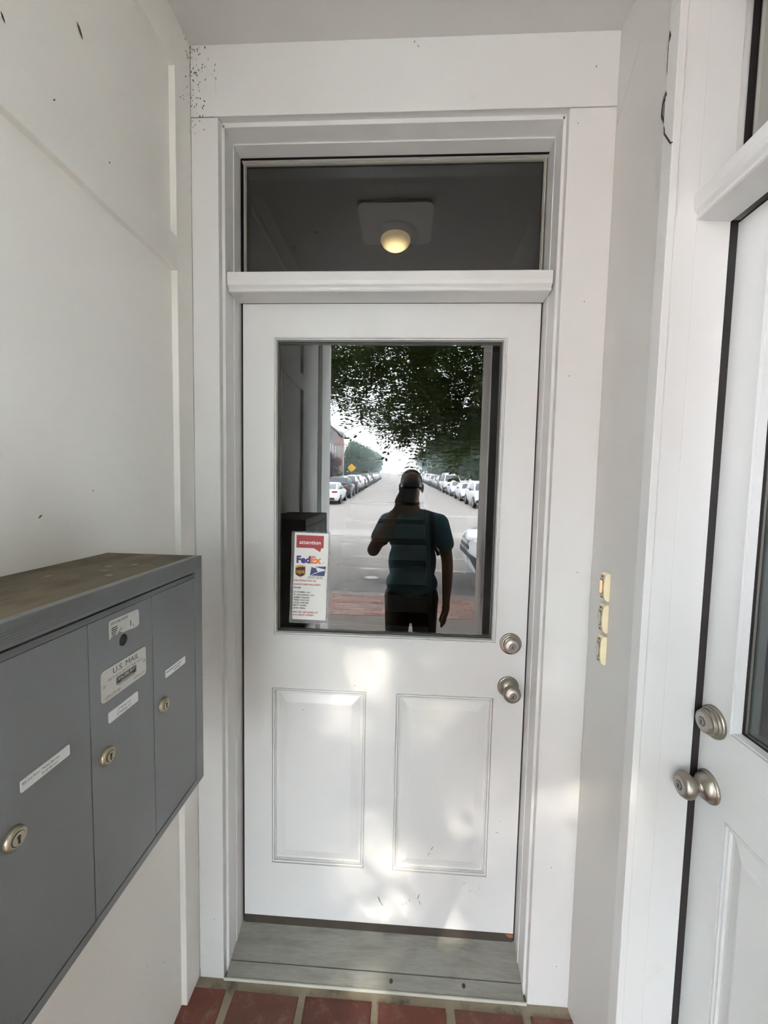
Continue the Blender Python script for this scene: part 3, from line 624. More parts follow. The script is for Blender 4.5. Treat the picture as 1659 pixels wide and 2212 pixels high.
o = MB().box(0.80, 2.3, 0.06, 0.155, 0.05, 2.95).build('wall_side_room_back', dk, base=(1.5, .1, .05)); S(o)
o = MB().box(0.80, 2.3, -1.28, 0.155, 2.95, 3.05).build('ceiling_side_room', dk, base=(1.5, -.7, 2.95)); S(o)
st = empty('staircase', (-0.2, 1.9, 0.06), 'dim staircase with pale risers and dark treads behind the door glass', 'staircase')
rm = mat('riser_paint', (0.72, 0.76, 0.76), 0.6); tm = mat('tread_wood', (0.045, 0.018, 0.012), 0.45, var=0.3, stretch=(.3, 4, 4))
for k in range(11):
    y = 1.88 + 0.26 * k; z = 0.06 + 0.19 * k
    MB().box(-0.618, 0.250, y + .02, y + .04, z, z + .165).build('riser', rm, st)
    MB().box(-0.618, 0.250, y - .015, y + .285, z + .165, z + .19).build('tread', tm, st)
MB().prism(Frame((0.250, 0, 0), (0, 1, 0), (0, 0, 1), (1, 0, 0)), [(1.80, 0.06), (4.8, 0.06), (4.8, 2.35), (4.6, 2.35), (1.80, 0.30)], 0.0, 0.035).build('stringer', hm, st)
GLOBE = mat('lamp_globe', (.7, .6, .45), .4, emit=(1.0, .66, .30, 1.0))
_n = GLOBE.node_tree.nodes; _l = GLOBE.node_tree.links; _tcn = _n.new('ShaderNodeTexCoord'); _gm = _n.new('ShaderNodeVectorMath'); _gm.operation = 'LENGTH'
_mu = _n.new('ShaderNodeVectorMath'); _mu.operation = 'MULTIPLY'; _mu.inputs[1].default_value = (1, 1, 0)
_l.new(_tcn.outputs['Object'], _mu.inputs[0]); _l.new(_mu.outputs[0], _gm.inputs[0])
_mr = _n.new('ShaderNodeMapRange'); _mr.inputs[1].default_value = .015; _mr.inputs[2].default_value = .068; _mr.inputs[3].default_value = 3.6; _mr.inputs[4].default_value = .3; _mr.interpolation_type = 'SMOOTHSTEP'
_l.new(_gm.outputs['Value'], _mr.inputs[0]); _l.new(_mr.outputs[0], _n['Principled BSDF'].inputs['Emission Strength'])
hl = empty('hall_lamp', (-0.046, 0.735, 2.705), 'warm glowing dome lamp seen through the transom glass', 'lamp')
FH = Frame((-0.046, 0.735, 2.720), (1, 0, 0), (0, -1, 0), (0, 0, -1))
MB().lathe(FH, [(.105, 0), (.105, .008), (.085, .014)], 32).build('base', mat('lamp_base', (.05, .047, .04), .6, .0), hl, smooth=True)
MB().lathe(FH, [(.066, .012), (.068, .024), (.060, .040), (.044, .052), (.022, .060), (.004, .062)], 32).build('globe', GLOBE, hl, smooth=True)
bpy.data.objects.remove(_to); bpy.data.curves.remove(_tc)

# ------------------------------------------------------------------ the street that the glass mirrors
YS, Z0, SL = -14.0, -0.16, 0.041
def gz(y): return Z0 if y > YS else Z0 + SL * (YS - y)
def cx(y): return 0.45 + 0.02 * y
concrete = mat('pavement_concrete', (0.21, 0.178, 0.15), 0.9, var=0.15, scale=1.5, bump=0.5, bscale=60, stain=(.16, .135, .115), stain_scale=2, stain_lo=.5, stain_hi=.75)
asphalt = mat('pale_road', (0.18, 0.161, 0.145), 0.85, var=0.16, scale=0.35, bump=0.4, bscale=50, stretch=(0.25, 1.2, 1), stain=(.14, .126, .114), stain_scale=0.6, stain_lo=.5, stain_hi=.75)
darkasph = mat('grey_asphalt', (0.15, 0.137, 0.125), 0.9, var=0.5, scale=45, bump=0.6, bscale=50)
kerbm = mat('granite_kerb', (0.30, 0.27, 0.24), 0.8, var=0.2, scale=12)
linem = mat('road_line_paint', (0.42, 0.41, 0.39), 0.7, var=0.15, scale=6, stain=(.22, .205, .19), stain_scale=5, stain_lo=.42, stain_hi=.62)
o = MB().box(-9, 9, -3.45, YRT + .25, -0.25, -0.03).build('pavement', concrete, base=(0, -2.5, -0.03)); S(o)
bp_ = MB().box(-9, 9, -4.35, -3.45, -0.25, -0.036).build('sidewalk', mat('sand_joint', (.09, .065, .05), .9, var=.2), base=(0, -3.9, -0.036)); S(bp_)
pm = []
for kk in range(4):
    b = MB().box(-.094, .094, -.0455, .0455, -0.01, 0.0); b.v = [v + Vector((random.uniform(-1, 1) * .004, random.uniform(-1, 1) * .003, random.uniform(0, .003) if v.z > -.005 else 0)) for v in b.v]
    me = b.mesh('brick', mat('pavement_brick_%d' % kk, ((.36, .215, .17), (.30, .16, .12), (.42, .27, .22), (.33, .22, .19))[kk], .8, var=.25, scale=9, bump=.4, bscale=60)); pm.append(me)
for r in range(9):
    for k in range(-13, 14):
        lay_brick(bp_, 0.05 + .2 * k + (.1 if r % 2 else 0), -3.50 - .1 * r, -0.028, random.choice(pm), random.uniform(-.03, .03))
o = MB().box(-9, 9, -4.52, -4.35, -0.3, -0.026).build('kerb', kerbm, base=(0, -4.43, -0.026)); S(o)
g = MB()
g.add([(-60, -4.5, Z0), (60, -4.5, Z0), (60, YS, Z0), (-60, YS, Z0)], [(0, 1, 2, 3)])
yy = [YS - 6 * i for i in range(46)]
for a, b in zip(yy, yy[1:]): g.add([(cx(a) - 7, a, gz(a)), (cx(a) + 7, a, gz(a)), (cx(b) + 7, b, gz(b)), (cx(b) - 7, b, gz(b))], [(0, 1, 2, 3)])
road = g.build('road', asphalt, base=(0, -10, Z0)); S(road, 'pale worn street running uphill from the junction')
for sgn, nm in ((-1, 'pavement_far_left'), (1, 'pavement_far_right')):
    g = MB()
    for a, b in zip(yy, yy[1:]):
        x0, x1 = (cx(a) + sgn * 6.9, cx(a) + sgn * 45); u0, u1 = (cx(b) + sgn * 6.9, cx(b) + sgn * 45)
        g.add([(x0, a, gz(a) + .13), (x1, a, gz(a) + .13), (u1, b, gz(b) + .13), (u0, b, gz(b) + .13)], [(0, 1, 2, 3)])
        g.add([(x0, a, gz(a) - .1), (x0, a, gz(a) + .13), (u0, b, gz(b) + .13), (u0, b, gz(b) - .1)], [(0, 1, 2, 3)])
    o = g.build(nm, concrete, base=(sgn * 8, -20, Z0)); S(o)
# markings and patches are part of the road
def road_slab(name, pts, m, h=0.006):
    mb = MB(); mb.add([(x, y, gz(y) + h) for x, y in pts], [list(range(len(pts)))]); return mb.build(name, m, road)
road_slab('asphalt_patch', [(-12, -4.55), (12, -4.55), (12, -6.0), (1.5, -6.4), (-.2, -6.5), (-.75, -6.7), (-1.35, -9.3), (-12, -9.3)], darkasph, .004)
for y0, x0, x1 in ((-6.75, -.9, 12), (-8.20, -1.25, 12)): road_slab('crosswalk_line', [(x0, y0), (x1, y0), (x1, y0 - .14), (x0, y0 - .14)], linem)
road_slab('stop_line', [(1.0, -19.2), (6.2, -19.0), (6.2, -19.4), (1.0, -19.6)], linem, .01)
road_slab('concrete_band', [(-30, -12.2), (30, -12.2), (30, -14), (-30, -14)], mat('light_concrete', (.255, .238, .218), .9, var=.1, scale=1), .005)
mh = MB().lathe(Frame((-.57, -6.0, Z0 + .005), (1, 0, 0), (0, 1, 0), (0, 0, 1)), [(.14, 0), (.14, .008), (.13, .008), (.13, .004)], 32); mh = mh.build('manhole_cover', mat('iron_cover', (.11, .105, .10), .6, .4), base=(-.57, -6.0, Z0))
tag(mh, 'round iron manhole cover in the asphalt near the kerb, mirrored in the glass', 'manhole')
rbm = mat('worn_iron_rib', (.55, .54, .52), .4, .5)
for i in range(-2, 3): MB().box(-.57 + i * .042 - .009, -.57 + i * .042 + .009, -6.0 - .085 + abs(i) * .015, -6.0 + .085 - abs(i) * .015, Z0 + .008, Z0 + .016).build('rib', rbm, mh)
MB().lathe(Frame((-.57, -6.0, Z0 + .008), (1, 0, 0), (0, 1, 0), (0, 0, 1)), [(.118, 0), (.118, .006), (.106, .006), (.106, 0)], 32, cap=False).build('ring', rbm, mh)

# ---------------- cars
tyre = mat('tyre', (.012, .012, .012), .8); rimm = mat('alloy_rim', (.35, .35, .36), .35, .8); cglass = mat('car_glass', (.02, .025, .03), .08, spec=.8, var=.1)
lampm = mat('headlamp', (.75, .77, .80), .15, .2); tailm = mat('tail_lamp', (.30, .01, .01), .25); trimm = mat('black_trim', (.010, .010, .011), .5); chrome = mat('chrome', (.7, .7, .7), .15, 1.0)
PAINT = {k: mat('car_paint_' + k, c, .28, mt, var=.02, coat=.6) for k, c, mt in (('white', (.72, .73, .74), 0), ('black', (.012, .012, .014), 0), ('grey', (.10, .105, .11), .4), ('silver', (.42, .43, .44), .5), ('navy', (.02, .03, .06), .2), ('maroon', (.10, .012, .015), .1))}
SPEC = {
 'sedan': dict(L=4.65, st=[(2.33, .36, .58, .60), (2.27, .27, .68, .76), (2.0, .20, .78, .87), (1.45, .18, .88, .91), (.9, .18, .94, .91), (0, .18, .96, .91), (-1.2, .18, .99, .91), (-1.8, .22, 1.02, .89), (-2.15, .28, .99, .82), (-2.30, .38, .80, .70)],
               cab=[(1.05, .93), (.35, 1.36), (-.35, 1.42), (-1.05, 1.36), (-1.95, 1.00)], wb=1.38, r=.33, tail=.86, head=.66),
 'suv': dict(L=4.7, st=[(2.36, .50, .74, .62), (2.30, .32, .86, .80), (2.05, .24, .98, .90), (1.5, .22, 1.06, .94), (.9, .22, 1.09, .95), (0, .22, 1.10, .95), (-1.2, .22, 1.12, .95), (-1.9, .26, 1.14, .92), (-2.2, .32, 1.10, .86), (-2.33, .45, .90, .76)],
             cab=[(1.0, 1.07), (.35, 1.60), (-.5, 1.70), (-1.65, 1.64), (-2.18, 1.12)], wb=1.40, r=.37, tail=1.0, head=.84),
 'van': dict(L=5.1, st=[(2.55, .50, .85, .72), (2.48, .34, 1.0, .88), (2.2, .26, 1.12, .97), (1.7, .24, 1.20, .99), (.9, .24, 1.22, 1.0), (-1.2, .24, 1.22, 1.0), (-2.2, .28, 1.22, .98), (-2.5, .36, 1.20, .93), (-2.56, .5, 1.0, .9)],
             cab=[(1.75, 1.19), (1.05, 1.92), (.2, 2.08), (-2.25, 2.04), (-2.50, 1.20)], wb=1.6, r=.37, tail=1.05, head=.92),
}
def car_proto(kind):
    sp_ = SPEC[kind]; root = empty('parked_car', (0, 0, 0)); rings = []
    mb = MB()
    for x, zb, zs, hw in sp_['st']:
        h = [(.84 * hw, zb), (hw * .97, zb + (zs - zb) * .22), (hw, zb + (zs - zb) * .55), (hw * .985, zs - (zs - zb) * .16), (hw * .93, zs - .025), (hw * .72, zs)]
        rings.append(len(mb.v)); mb.v += [Vector((x, y, z)) for y, z in h] + [Vector((x, -y, z)) for y, z in h[::-1]]
    n = 12
    for a, b in zip(rings, rings[1:]):
        for i in range(n): mb.f.append([a + i, a + (i + 1) % n, b + (i + 1) % n, b + i])
    mb.f.append([rings[0] + i for i in range(n)]); mb.f.append([rings[-1] + i for i in range(n)])
    body = mb.build('body', None, root, smooth=True)
    cab = sp_['cab']; hw0 = sp_['st'][4][3]; zmax = max(z for _, z in cab); zmin = min(z for _, z in cab)
    wy = lambda z: hw0 * (.90 - .24 * (z - zmin) / (zmax - zmin))
    mb = MB(); k = len(cab)
    mb.v += [Vector((x, wy(z), z - (.06 if i in (0, k - 1) else 0))) for i, (x, z) in enumerate(cab)] + [Vector((x, -wy(z), z - (.06 if i in (0, k - 1) else 0))) for i, (x, z) in enumerate(cab)]
    mb.f += [list(range(k)), list(range(k, 2 * k))[::-1]] + [[i, i + 1, k + i + 1, k + i] for i in range(k - 1)] + [[0, k - 1, 2 * k - 1, k]]
    roof = mb.build('roof', None, root)
    for sg_ in (1, -1):
        for (a0, a1) in ((.06, .47), (.51, .93)):
            P = []
            xs = cab[0][0] + (cab[-1][0] - cab[0][0]) * a0, cab[0][0] + (cab[-1][0] - cab[0][0]) * a1
            def top(x):
                for (xa, za), (xb, zb) in zip(cab, cab[1:]):
                    if xb <= x <= xa: return za + (zb - za) * (x - xa) / (xb - xa)
                return zmin
            pts = [(x, min(top(x) - .07, zmax - .09)) for x in [xs[0] + (xs[1] - xs[0]) * t / 4 for t in range(5)]]
            zl = zmin + .03
            pts = [(x, max(z, zl + .01)) for x, z in pts]
            poly = pts + [(xs[1], zl), (xs[0], zl)]
            MB().add([(x, sg_ * (wy(z) + .006), z) for x, z in poly], [list(range(len(poly)))]).build('side_window', cglass, root)
    for (a, b), nm in (((0, 1), 'windscreen'), ((k - 1, k - 2), 'rear_window')):
        (xa, za), (xb, zb) = cab[a], cab[b]; d = Vector((zb - za, 0, -(xb - xa))).normalized() * (.008 if nm == 'windscreen' else .008)
        if nm == 'rear_window': d = -d
        if d.z < 0: d = -d
        q = []
        for t, s_ in ((.10, 1), (.10, -1), (.90, -1), (.90, 1)):
            x = xa + (xb - xa) * t; z = za + (zb - za) * t; q.append(Vector((x, s_ * wy(z) * .88, z)) + d)
        MB().add(q, [(0, 1, 2, 3)]).build(nm, cglass, root)
    r = sp_['r']; hwm = sp_['st'][4][3]
    for sx in (1, -1):
        for sy in (1, -1):
            F = Frame((sx * sp_['wb'], sy * (hwm - .17), r), (1, 0, 0), (0, 0, 1), (0, sy, 0))
            wh = MB().lathe(F, [(r * .55, 0), (r * .97, 0), (r, .03), (r, .16), (r * .95, .19), (r * .66, .185), (r * .64, .17)], 24).build('wheel', tyre, root, smooth=True)
            MB().lathe(F, [(r * .64, .165), (r * .60, .186), (r * .2, .175), (r * .15, .195)], 20).build('rim', rimm, wh, smooth=True)
    xf = sp_['st'][1][0]; hz = sp_['head']; xt = sp_['st'][-1][0]
    for sy in (1, -1):
        q = [(xf + .035, sy * .40 * 1, hz - .05), (xf - .02, sy * .72, hz - .04), (xf - .30, sy * .885 * hwm / .91, hz + .03), (xf - .32, sy * .85 * hwm / .91, hz + .11), (xf - .06, sy * .66, hz + .065), (xf + .012, sy * .42, hz + .035)]
        q2 = [(a - .12, b * .93, c) for a, b, c in q]
        MB().add(q + q2, [list(range(6)), list(range(6, 12))[::-1]] + [(i, (i + 1) % 6, 6 + (i + 1) % 6, 6 + i) for i in range(6)]).build('headlamp', lampm, root)
        MB().box(xt - .03, xt + .22, min(sy * .45, sy * .80), max(sy * .45, sy * .80), sp_['tail'] - .06, sp_['tail'] + .05).build('tail_lamp', tailm, root, bevel=.02)
        MB().box(.72, .86, min(sy * hwm, sy * (hwm + .16)), max(sy * hwm, sy * (hwm + .16)), zmin + .02, zmin + .15).build('wing_mirror', trimm, root, bevel=.02)
    zb = sp_['st'][1][1]
    MB().prism(Frame((xf + .02, 0, 0), (0, 1, 0), (0, 0, 1), (1, 0, 0)), rrect(-.42, .42, hz - .17, hz - .10, .03), -.2, .058).build('grille', trimm, root)
    MB().prism(Frame((xf + .02, 0, 0), (0, 1, 0), (0, 0, 1), (1, 0, 0)), rrect(-.30, .30, hz - .09, hz - .02, .02), -.2, .06).build('badge_bar', chrome, root)
    mb = MB(); cols = []
    for sy in (1, -1):
        for j in ((2, 1, 0) if sy == 1 else (0, 1, 2)):
            x, za, zs_, hw = sp_['st'][j]; lo = za + (zs_ - za) * .12; hi = za + (zs_ - za) * (.50 if j < 2 else .34)
            cols.append(len(mb.v)); mb.v += [Vector((x + (.012 if j == 0 else .004), sy * (hw * .985 + .008), lo)), Vector((x + (.012 if j == 0 else .004), sy * (hw * .985 + .008), hi))]
    for a, b in zip(cols, cols[1:]): mb.f.append([a, b, b + 1, a + 1])
    mb.build('lower_grille', trimm, root)
    MB().box(xt - .045, xt + .3, -.62, .62, sp_['st'][-1][1] - .06, sp_['st'][-1][1] + .10).build('rear_bumper', trimm, root, bevel=.03)
    MB().box(xt - .036, xt + .1, -.24, .24, sp_['tail'] - .28, sp_['tail'] - .15).build('number_plate', lampm, root)
    return root
protos = {k: car_proto(k) for k in SPEC}
for kq in protos.values():
    for ch in kq.children:
        if ch.name.split('.')[0] in ('body', 'roof'): ch.data.materials.append(None)
used = set()
def add_car(kind, col, x, y, heading, label, group, scale=1.0):
    pr = protos[kind]; o = pr if kind not in used else copy_tree(pr); used.add(kind)
    o.location = (x, y, gz(y)); sl = math.atan(SL) if y < YS else 0
    # heading: -1 drives away (-y), +1 comes towards the door (+y), 0 drives towards -x
    if heading == 0: o.rotation_euler = (0, 0, math.pi)
    else:
        fwd = Vector((-.02 * heading * -1, heading, -SL * heading if y < YS else 0)).normalized()
        left = Vector((0, 0, 1)).cross(fwd).normalized(); up = fwd.cross(left)
        o.rotation_euler = Matrix((fwd, left, up)).transposed().to_euler()
    o.scale = (scale,) * 3
    for ch in o.children:
        if ch.name.split('.')[0] in ('body', 'roof'):
            ch.material_slots[0].link = 'OBJECT'; ch.material_slots[0].material = PAINT[col]
    tag(o, label, 'car', group)
    return o
add_car('suv', 'white', 3.52, -5.95, 0, 'white car whose nose pokes in by the kerb beside the mirrored person', 'cars mirrored in the door glass')
ordw = ['first', 'second', 'third', 'fourth', 'fifth', 'sixth', 'seventh', 'eighth', 'ninth', 'tenth', 'eleventh', 'twelfth', 'thirteenth', 'fourteenth', 'fifteenth', 'sixteenth']
lrow = [('sedan', 'white'), ('suv', 'black'), ('suv', 'black'), ('suv', 'white'), ('sedan', 'maroon'), ('suv', 'black'), ('sedan', 'grey'), ('suv', 'black'), ('sedan', 'grey'), ('sedan', 'silver'), ('sedan', 'grey'), ('sedan', 'silver'), ('suv', 'grey')]
y = -26.6
for i, (k, c) in enumerate(lrow):
    add_car(k, c, cx(y) - 4.15 - .95, y, -1, f'{c} parked car, {ordw[i]} from the junction in the row under the brick houses', 'cars mirrored in the door glass'); y -= 5.5
rrow = [('suv', 'white'), ('sedan', 'white'), ('sedan', 'white'), ('van', 'white'), ('suv', 'black'), ('sedan', 'black'), ('suv', 'grey'), ('sedan', 'silver'), ('suv', 'white'), ('sedan', 'grey'), ('suv', 'black')]
y = -25.9
for i, (k, c) in enumerate(rrow):
    add_car(k, c, cx(y) + 4.45 + .95, y, 1, f'{c} parked {"van" if k == "van" else "car"}, {ordw[i]} from the junction in the row beyond the person', 'cars mirrored in the door glass'); y -= 5.6
add_car('sedan', 'white', cx(-150) + 1.4, -150, 1, 'small white car driving in the middle of the far road', 'cars mirrored in the door glass')

# ---------------- street furniture
pg = mat('galvanised', (.42, .43, .42), .5, .5); yel = mat('sign_yellow', (.80, .46, .02), .45)
sl_ = empty('street_lamp', (-7.75, -48.6, gz(-48.6) + .13), 'grey street lamp with long bent arm beside the brick houses', 'street lamp')
bx, by, bz = sl_.location
MB().tube([(bx, by, bz), (bx, by, bz + 6.9)], [.09, .06], 10).build('pole', pg, sl_)
MB().tube([(bx, by, bz + 6.6), (bx + .6, by, bz + 7.05), (bx + 2.0, by, bz + 7.6), (bx + 2.6, by, bz + 7.65)], .045, 8).build('arm', pg, sl_)
MB().box(bx + 2.3, bx + 3.1, by - .15, by + .15, bz + 7.58, bz + 7.74).build('lamp_head', pg, sl_, bevel=.04)
ys_ = empty('warning_sign', (-7.35, -53.6, gz(-53.6) + .13), 'yellow diamond warning sign on a post behind the parked cars', 'sign')
bx, by, bz = ys_.location
MB().tube([(bx, by, bz), (bx, by, bz + 2.75)], .035, 8).build('post', pg, ys_)
MB().prism(FRONT((bx, by + .05, bz + 2.35)), [(0, -.62), (.62, 0), (0, .62), (-.62, 0)], -.01, .0) .build('diamond', yel, ys_)
MB().prism(Frame((bx, by + .045, bz + 2.35), (-1, 0, 0), (0, 0, 1), (0, 1, 0)), [(-.06, -.22), (.05, -.2), (.08, .05), (.05, .2), (-.05, .22), (-.1, 0)], .005, .012).build('symbol', trimm, ys_)

# ---------------- houses
def windows(root, F, cols, rows, wd, hd, sill):
    for u in cols:
        for v in rows:
            wn = MB().rings(F, (u - wd / 2, u + wd / 2, v, v + hd), [(0, 0), (0, .05), (.09, .05), (.09, -.02)], fill=False).build('window', sill, root)
            MB().fbox(F, u - wd / 2 + .08, u + wd / 2 - .08, v + .08, v + hd - .08, -.01, .012).build('pane', cglass, wn)
            MB().fbox(F, u - wd / 2, u + wd / 2, v + hd / 2 - .04, v + hd / 2 + .04, .01, .045).build('sash_bar', sill, wn)
hb = [mat('house_brick_' + str(i), c, .85, var=.12, scale=5, bump=.3) for i, c in enumerate(((.24, .075, .05), (.20, .15, .12), (.16, .06, .045), (.15, .12, .11), (.22, .09, .06)))]
hw_ = mat('house_trim', (.55, .52, .47), .6); slate = mat('slate_roof', (.075, .078, .085), .7, var=.2)
def house(side, y0, wd, h, i, label):
    y = y0 - wd / 2; z = gz(y0) + .13; xf = cx(y) + side * (9.3 if side < 0 else 14.2)
    r = empty('row_house', (xf, y, z), label, 'house', 'row houses mirrored in the door glass')
    mb = MB(); xa, xb = (xf - 9, xf) if side < 0 else (xf, xf + 9)
    mb.box(xa, xb, y - wd / 2, y + wd / 2, z - 1.2, z + h); mb.build('wall', hb[i % len(hb)], r)
    F = LEFT((xf, y, z)) if side < 0 else RIGHT((xf, y, z))
    windows(r, F, [(-wd / 4), 0.05 * wd, wd / 3.2], [v for v in (1.2, 4.1, 6.6) if v + 1.6 < h], .95, 1.55, hw_)
    MB().fbox(F, -wd / 2, wd / 2, h - .45, h + .1, 0, .3).build('cornice', hw_ if i % 2 else slate, r)
    mb = MB(); mb.add([F(-wd / 2, h, .1), F(wd / 2, h, .1), F(wd / 2, h + 1.3, -4), F(-wd / 2, h + 1.3, -4), F(wd / 2, h, -9), F(-wd / 2, h, -9)], [(0, 1, 2, 3), (3, 2, 4, 5), (0, 3, 5), (1, 4, 2)]); mb.build('roof', slate, r)
    MB().fbox(F, -wd * .42, -wd * .28, h + .3, h + 2.0, -3.4, -2.6).build('chimney', hb[0], r)
    MB().fbox(F, -wd * .46, -wd * .26, 0, 2.2, -.02, .04).build('front_door', trimm, r)
    return r
for i, (h, wd) in enumerate(((7.6, 6), (7.9, 6), (7.4, 6), (8.2, 7), (7.8, 6))):
    house(-1, -28 - 7.3 * i, 7.2, h, i, f'brick row house, {ordw[i]} from the junction behind the street lamp side')
for i, (h, wd) in enumerate(((8.2, 7), (8.6, 7), (8.0, 7), (8.8, 7))):
    house(1, -34 - 7.1 * i, wd, h, i + 1, f'brown row house, {ordw[i]} from the junction behind the darker trees')

# ---------------- trees
leafm = mat('leaf_dark', (.030, .046, .012), .6, var=.35, scale=3, spec=.25, translucent=(.085, .12, .02, .28))
leafm2 = mat('leaf_street', (.042, .075, .030), .6, var=.35, scale=1.2, spec=.25, translucent=(.08, .14, .04, .25))
leafm3 = mat('leaf_plum', (.045, .018, .028), .6, var=.3, translucent=(.1, .02, .04, .2))
barkm = mat('bark', (.045, .032, .024), .9, var=.3, scale=6, bump=.8, bscale=25)
def rnd_unit():
    while True:
        v = Vector((random.uniform(-1, 1), random.uniform(-1, 1), random.uniform(-1, 1)))
        if .05 < v.length < 1: return v.normalized()
def crown_mesh(name, m, n, size, rad, blobs, seed):
    random.seed(seed); V = []; Fc = []
    bl = []
    for i in range(blobs):
        d = rnd_unit(); bl.append((Vector((d.x * rad[0], d.y * rad[1], d.z * rad[2])) * random.uniform(.35, .72), random.uniform(.30, .5)))
    for i in range(n):
        c, r = random.choice(bl); d = rnd_unit() * random.random() ** .33
        p = c + Vector((d.x * rad[0], d.y * rad[1], d.z * rad[2])) * r
        a = rnd_unit(); b = a.cross(rnd_unit()).normalized(); s_ = size * random.uniform(.6, 1.3)
        k = len(V); V += [p - a * s_, p + b * s_ * .45, p + a * s_, p - b * s_ * .45]; Fc.append((k, k + 1, k + 2, k + 3))
    me = bpy.data.meshes.new(name); me.from_pydata(V, [], Fc); me.materials.append(m); return me
CR = [crown_mesh('foliage', leafm2, 5200, .20, (3.0, 3.0, 3.2), 16, 11 + i) for i in range(3)]
BUSH = [crown_mesh('foliage', leafm2, 1600, .09, (1.3, 1.3, 1.0), 9, 41), crown_mesh('foliage', leafm3, 1600, .10, (1.5, 1.5, 1.2), 9, 42)]
TRUNK = MB().tube([(0, 0, 0), (.05, 0, 1.5), (-.05, .1, 3.2), (.1, 0, 4.6)], [.18, .15, .12, .06], 9).mesh('trunk', barkm)
def tree(name, me, x, y, h, sc, label, group, trunk=True, cat='tree'):
    r = empty(name, (x, y, gz(y) + .1), label, cat, group)
    f_ = bpy.data.objects.new('foliage', me); COL.objects.link(f_); f_.parent = r; f_.location = (0, 0, h); f_.scale = sc; f_.rotation_euler = (0, 0, random.uniform(0, 6)); f_['kind'] = 'stuff'
    if trunk:
        t_ = bpy.data.objects.new('trunk', TRUNK); COL.objects.link(t_); t_.parent = r; t_.scale = (1, 1, h / 4.4)
    return r
random.seed(3)
y = -71.0
for i in range(8):
    s_ = random.uniform(1.15, 1.4); x = cx(y) - 8.6
    tree('street_tree', CR[i % 3], x, y, 3.3 * s_, (.95 * s_, 1.25 * s_, 1.0 * s_), f'leafy street tree, {ordw[i]} beyond the street lamp', 'street trees mirrored in the door glass'); y -= 8.0 + i * 1.2
y = -33.0
for i in range(9):
    s_ = random.uniform(1.1, 1.3); x = cx(y) + 9.5
    tree('street_tree', CR[(i + 1) % 3], x, y, 4.2 * s_, (1.0 * s_, 1.25 * s_, 1.35 * s_), f'dark street tree, {ordw[i]} behind the white cars', 'street trees mirrored in the door glass'); y -= 7.5 + i * 1.2
tree('plum_bush', BUSH[1], -8.1, -43.5, 2.7, (.72, 1.5, 1.4), 'dark purple leaved bush beside the green shrub', 'shrubs mirrored in the door glass', True, 'bush')
tree('green_shrub', BUSH[0], -8.25, -50.5, 1.7, (.9, 1.3, 1.3), 'bright green shrub below the yellow sign', 'shrubs mirrored in the door glass', False, 'bush')
tree('green_shrub', BUSH[0], 9.6, -25.5, 1.7, (1.3, 1.2, 1.4), 'green shrub behind the white cars beside the brown house', 'shrubs mirrored in the door glass', False, 'bush')

# near tree on the kerb, its canopy hangs over the view
nt_ = empty('kerb_tree', (3.6, -4.15, -0.03), 'big tree whose fronds hang across the top of the mirrored street', 'tree')
random.seed(21)
tk = MB().tube([(3.6, -4.15, -.1), (3.55, -4.25, 1.2), (3.45, -4.4, 2.6), (3.2, -4.7, 4.0), (2.8, -5.2, 5.6), (2.2, -5.8, 7.2)], [.24, .20, .18, .15, .11, .06], 12).build('trunk', barkm, nt_, smooth=True)
BR = [[(3.45, -4.4, 2.6), (2.6, -5.6, 3.1), (1.3, -7.2, 3.2), (-.2, -8.4, 3.6)], [(3.3, -4.6, 3.6), (2.0, -5.4, 4.5), (.4, -6.2, 5.0), (-1.6, -6.8, 5.2)], [(2.9, -5.0, 5.2), (1.6, -6.0, 6.2), (-.2, -7.0, 6.6)],
      [(3.2, -4.7, 4.0), (3.6, -6.4, 4.6), (3.4, -8.6, 4.8)], [(2.8, -5.2, 5.6), (3.8, -5.4, 6.8), (4.6, -5.6, 7.4)], [(3.0, -5.0, 4.8), (1.4, -4.6, 5.6), (-.6, -4.6, 6.0), (-2.6, -5.0, 6.0)],
      [(2.6, -5.6, 3.1), (2.2, -7.4, 2.9), (1.6, -9.0, 2.8)], [(1.3, -7.2, 3.2), (.2, -7.6, 2.9), (-.6, -7.9, 2.9)], [(2.2, -5.8, 7.2), (1.2, -6.6, 8.0), (.2, -7.0, 8.4)], [(.4, -6.2, 5.0), (-.6, -7.6, 4.6), (-1.8, -8.6, 4.4)]]
for b in BR: MB().tube(b, [.075 * (1 - .75 * i / (len(b) - 1)) for i in range(len(b))], 7).build('branch', barkm, nt_, smooth=True)
def zlow(x, y):
    # underside of the crown: hangs low over the kerb side, climbs away from the trunk
    pts = [(-6, 5.6), (-1.6, 3.30), (-1.05, 2.98), (-.65, 2.80), (-.43, 2.50), (-.12, 2.26), (.1, 2.12), (.65, 2.06), (1.5, 2.3), (3, 2.5), (7, 3.6)]
    k = (1.393 - y) / 8.393   # same droop line at other distances from the house
    xx = .022 + (x - .022) / k
    for (a, za), (b, zb) in zip(pts, pts[1:]):
        if a <= xx <= b: z = za + (zb - za) * (xx - a) / (b - a); break
    else: z = 4.5
    return 1.587 + (z - 1.587) * k
V = []; Fc = []
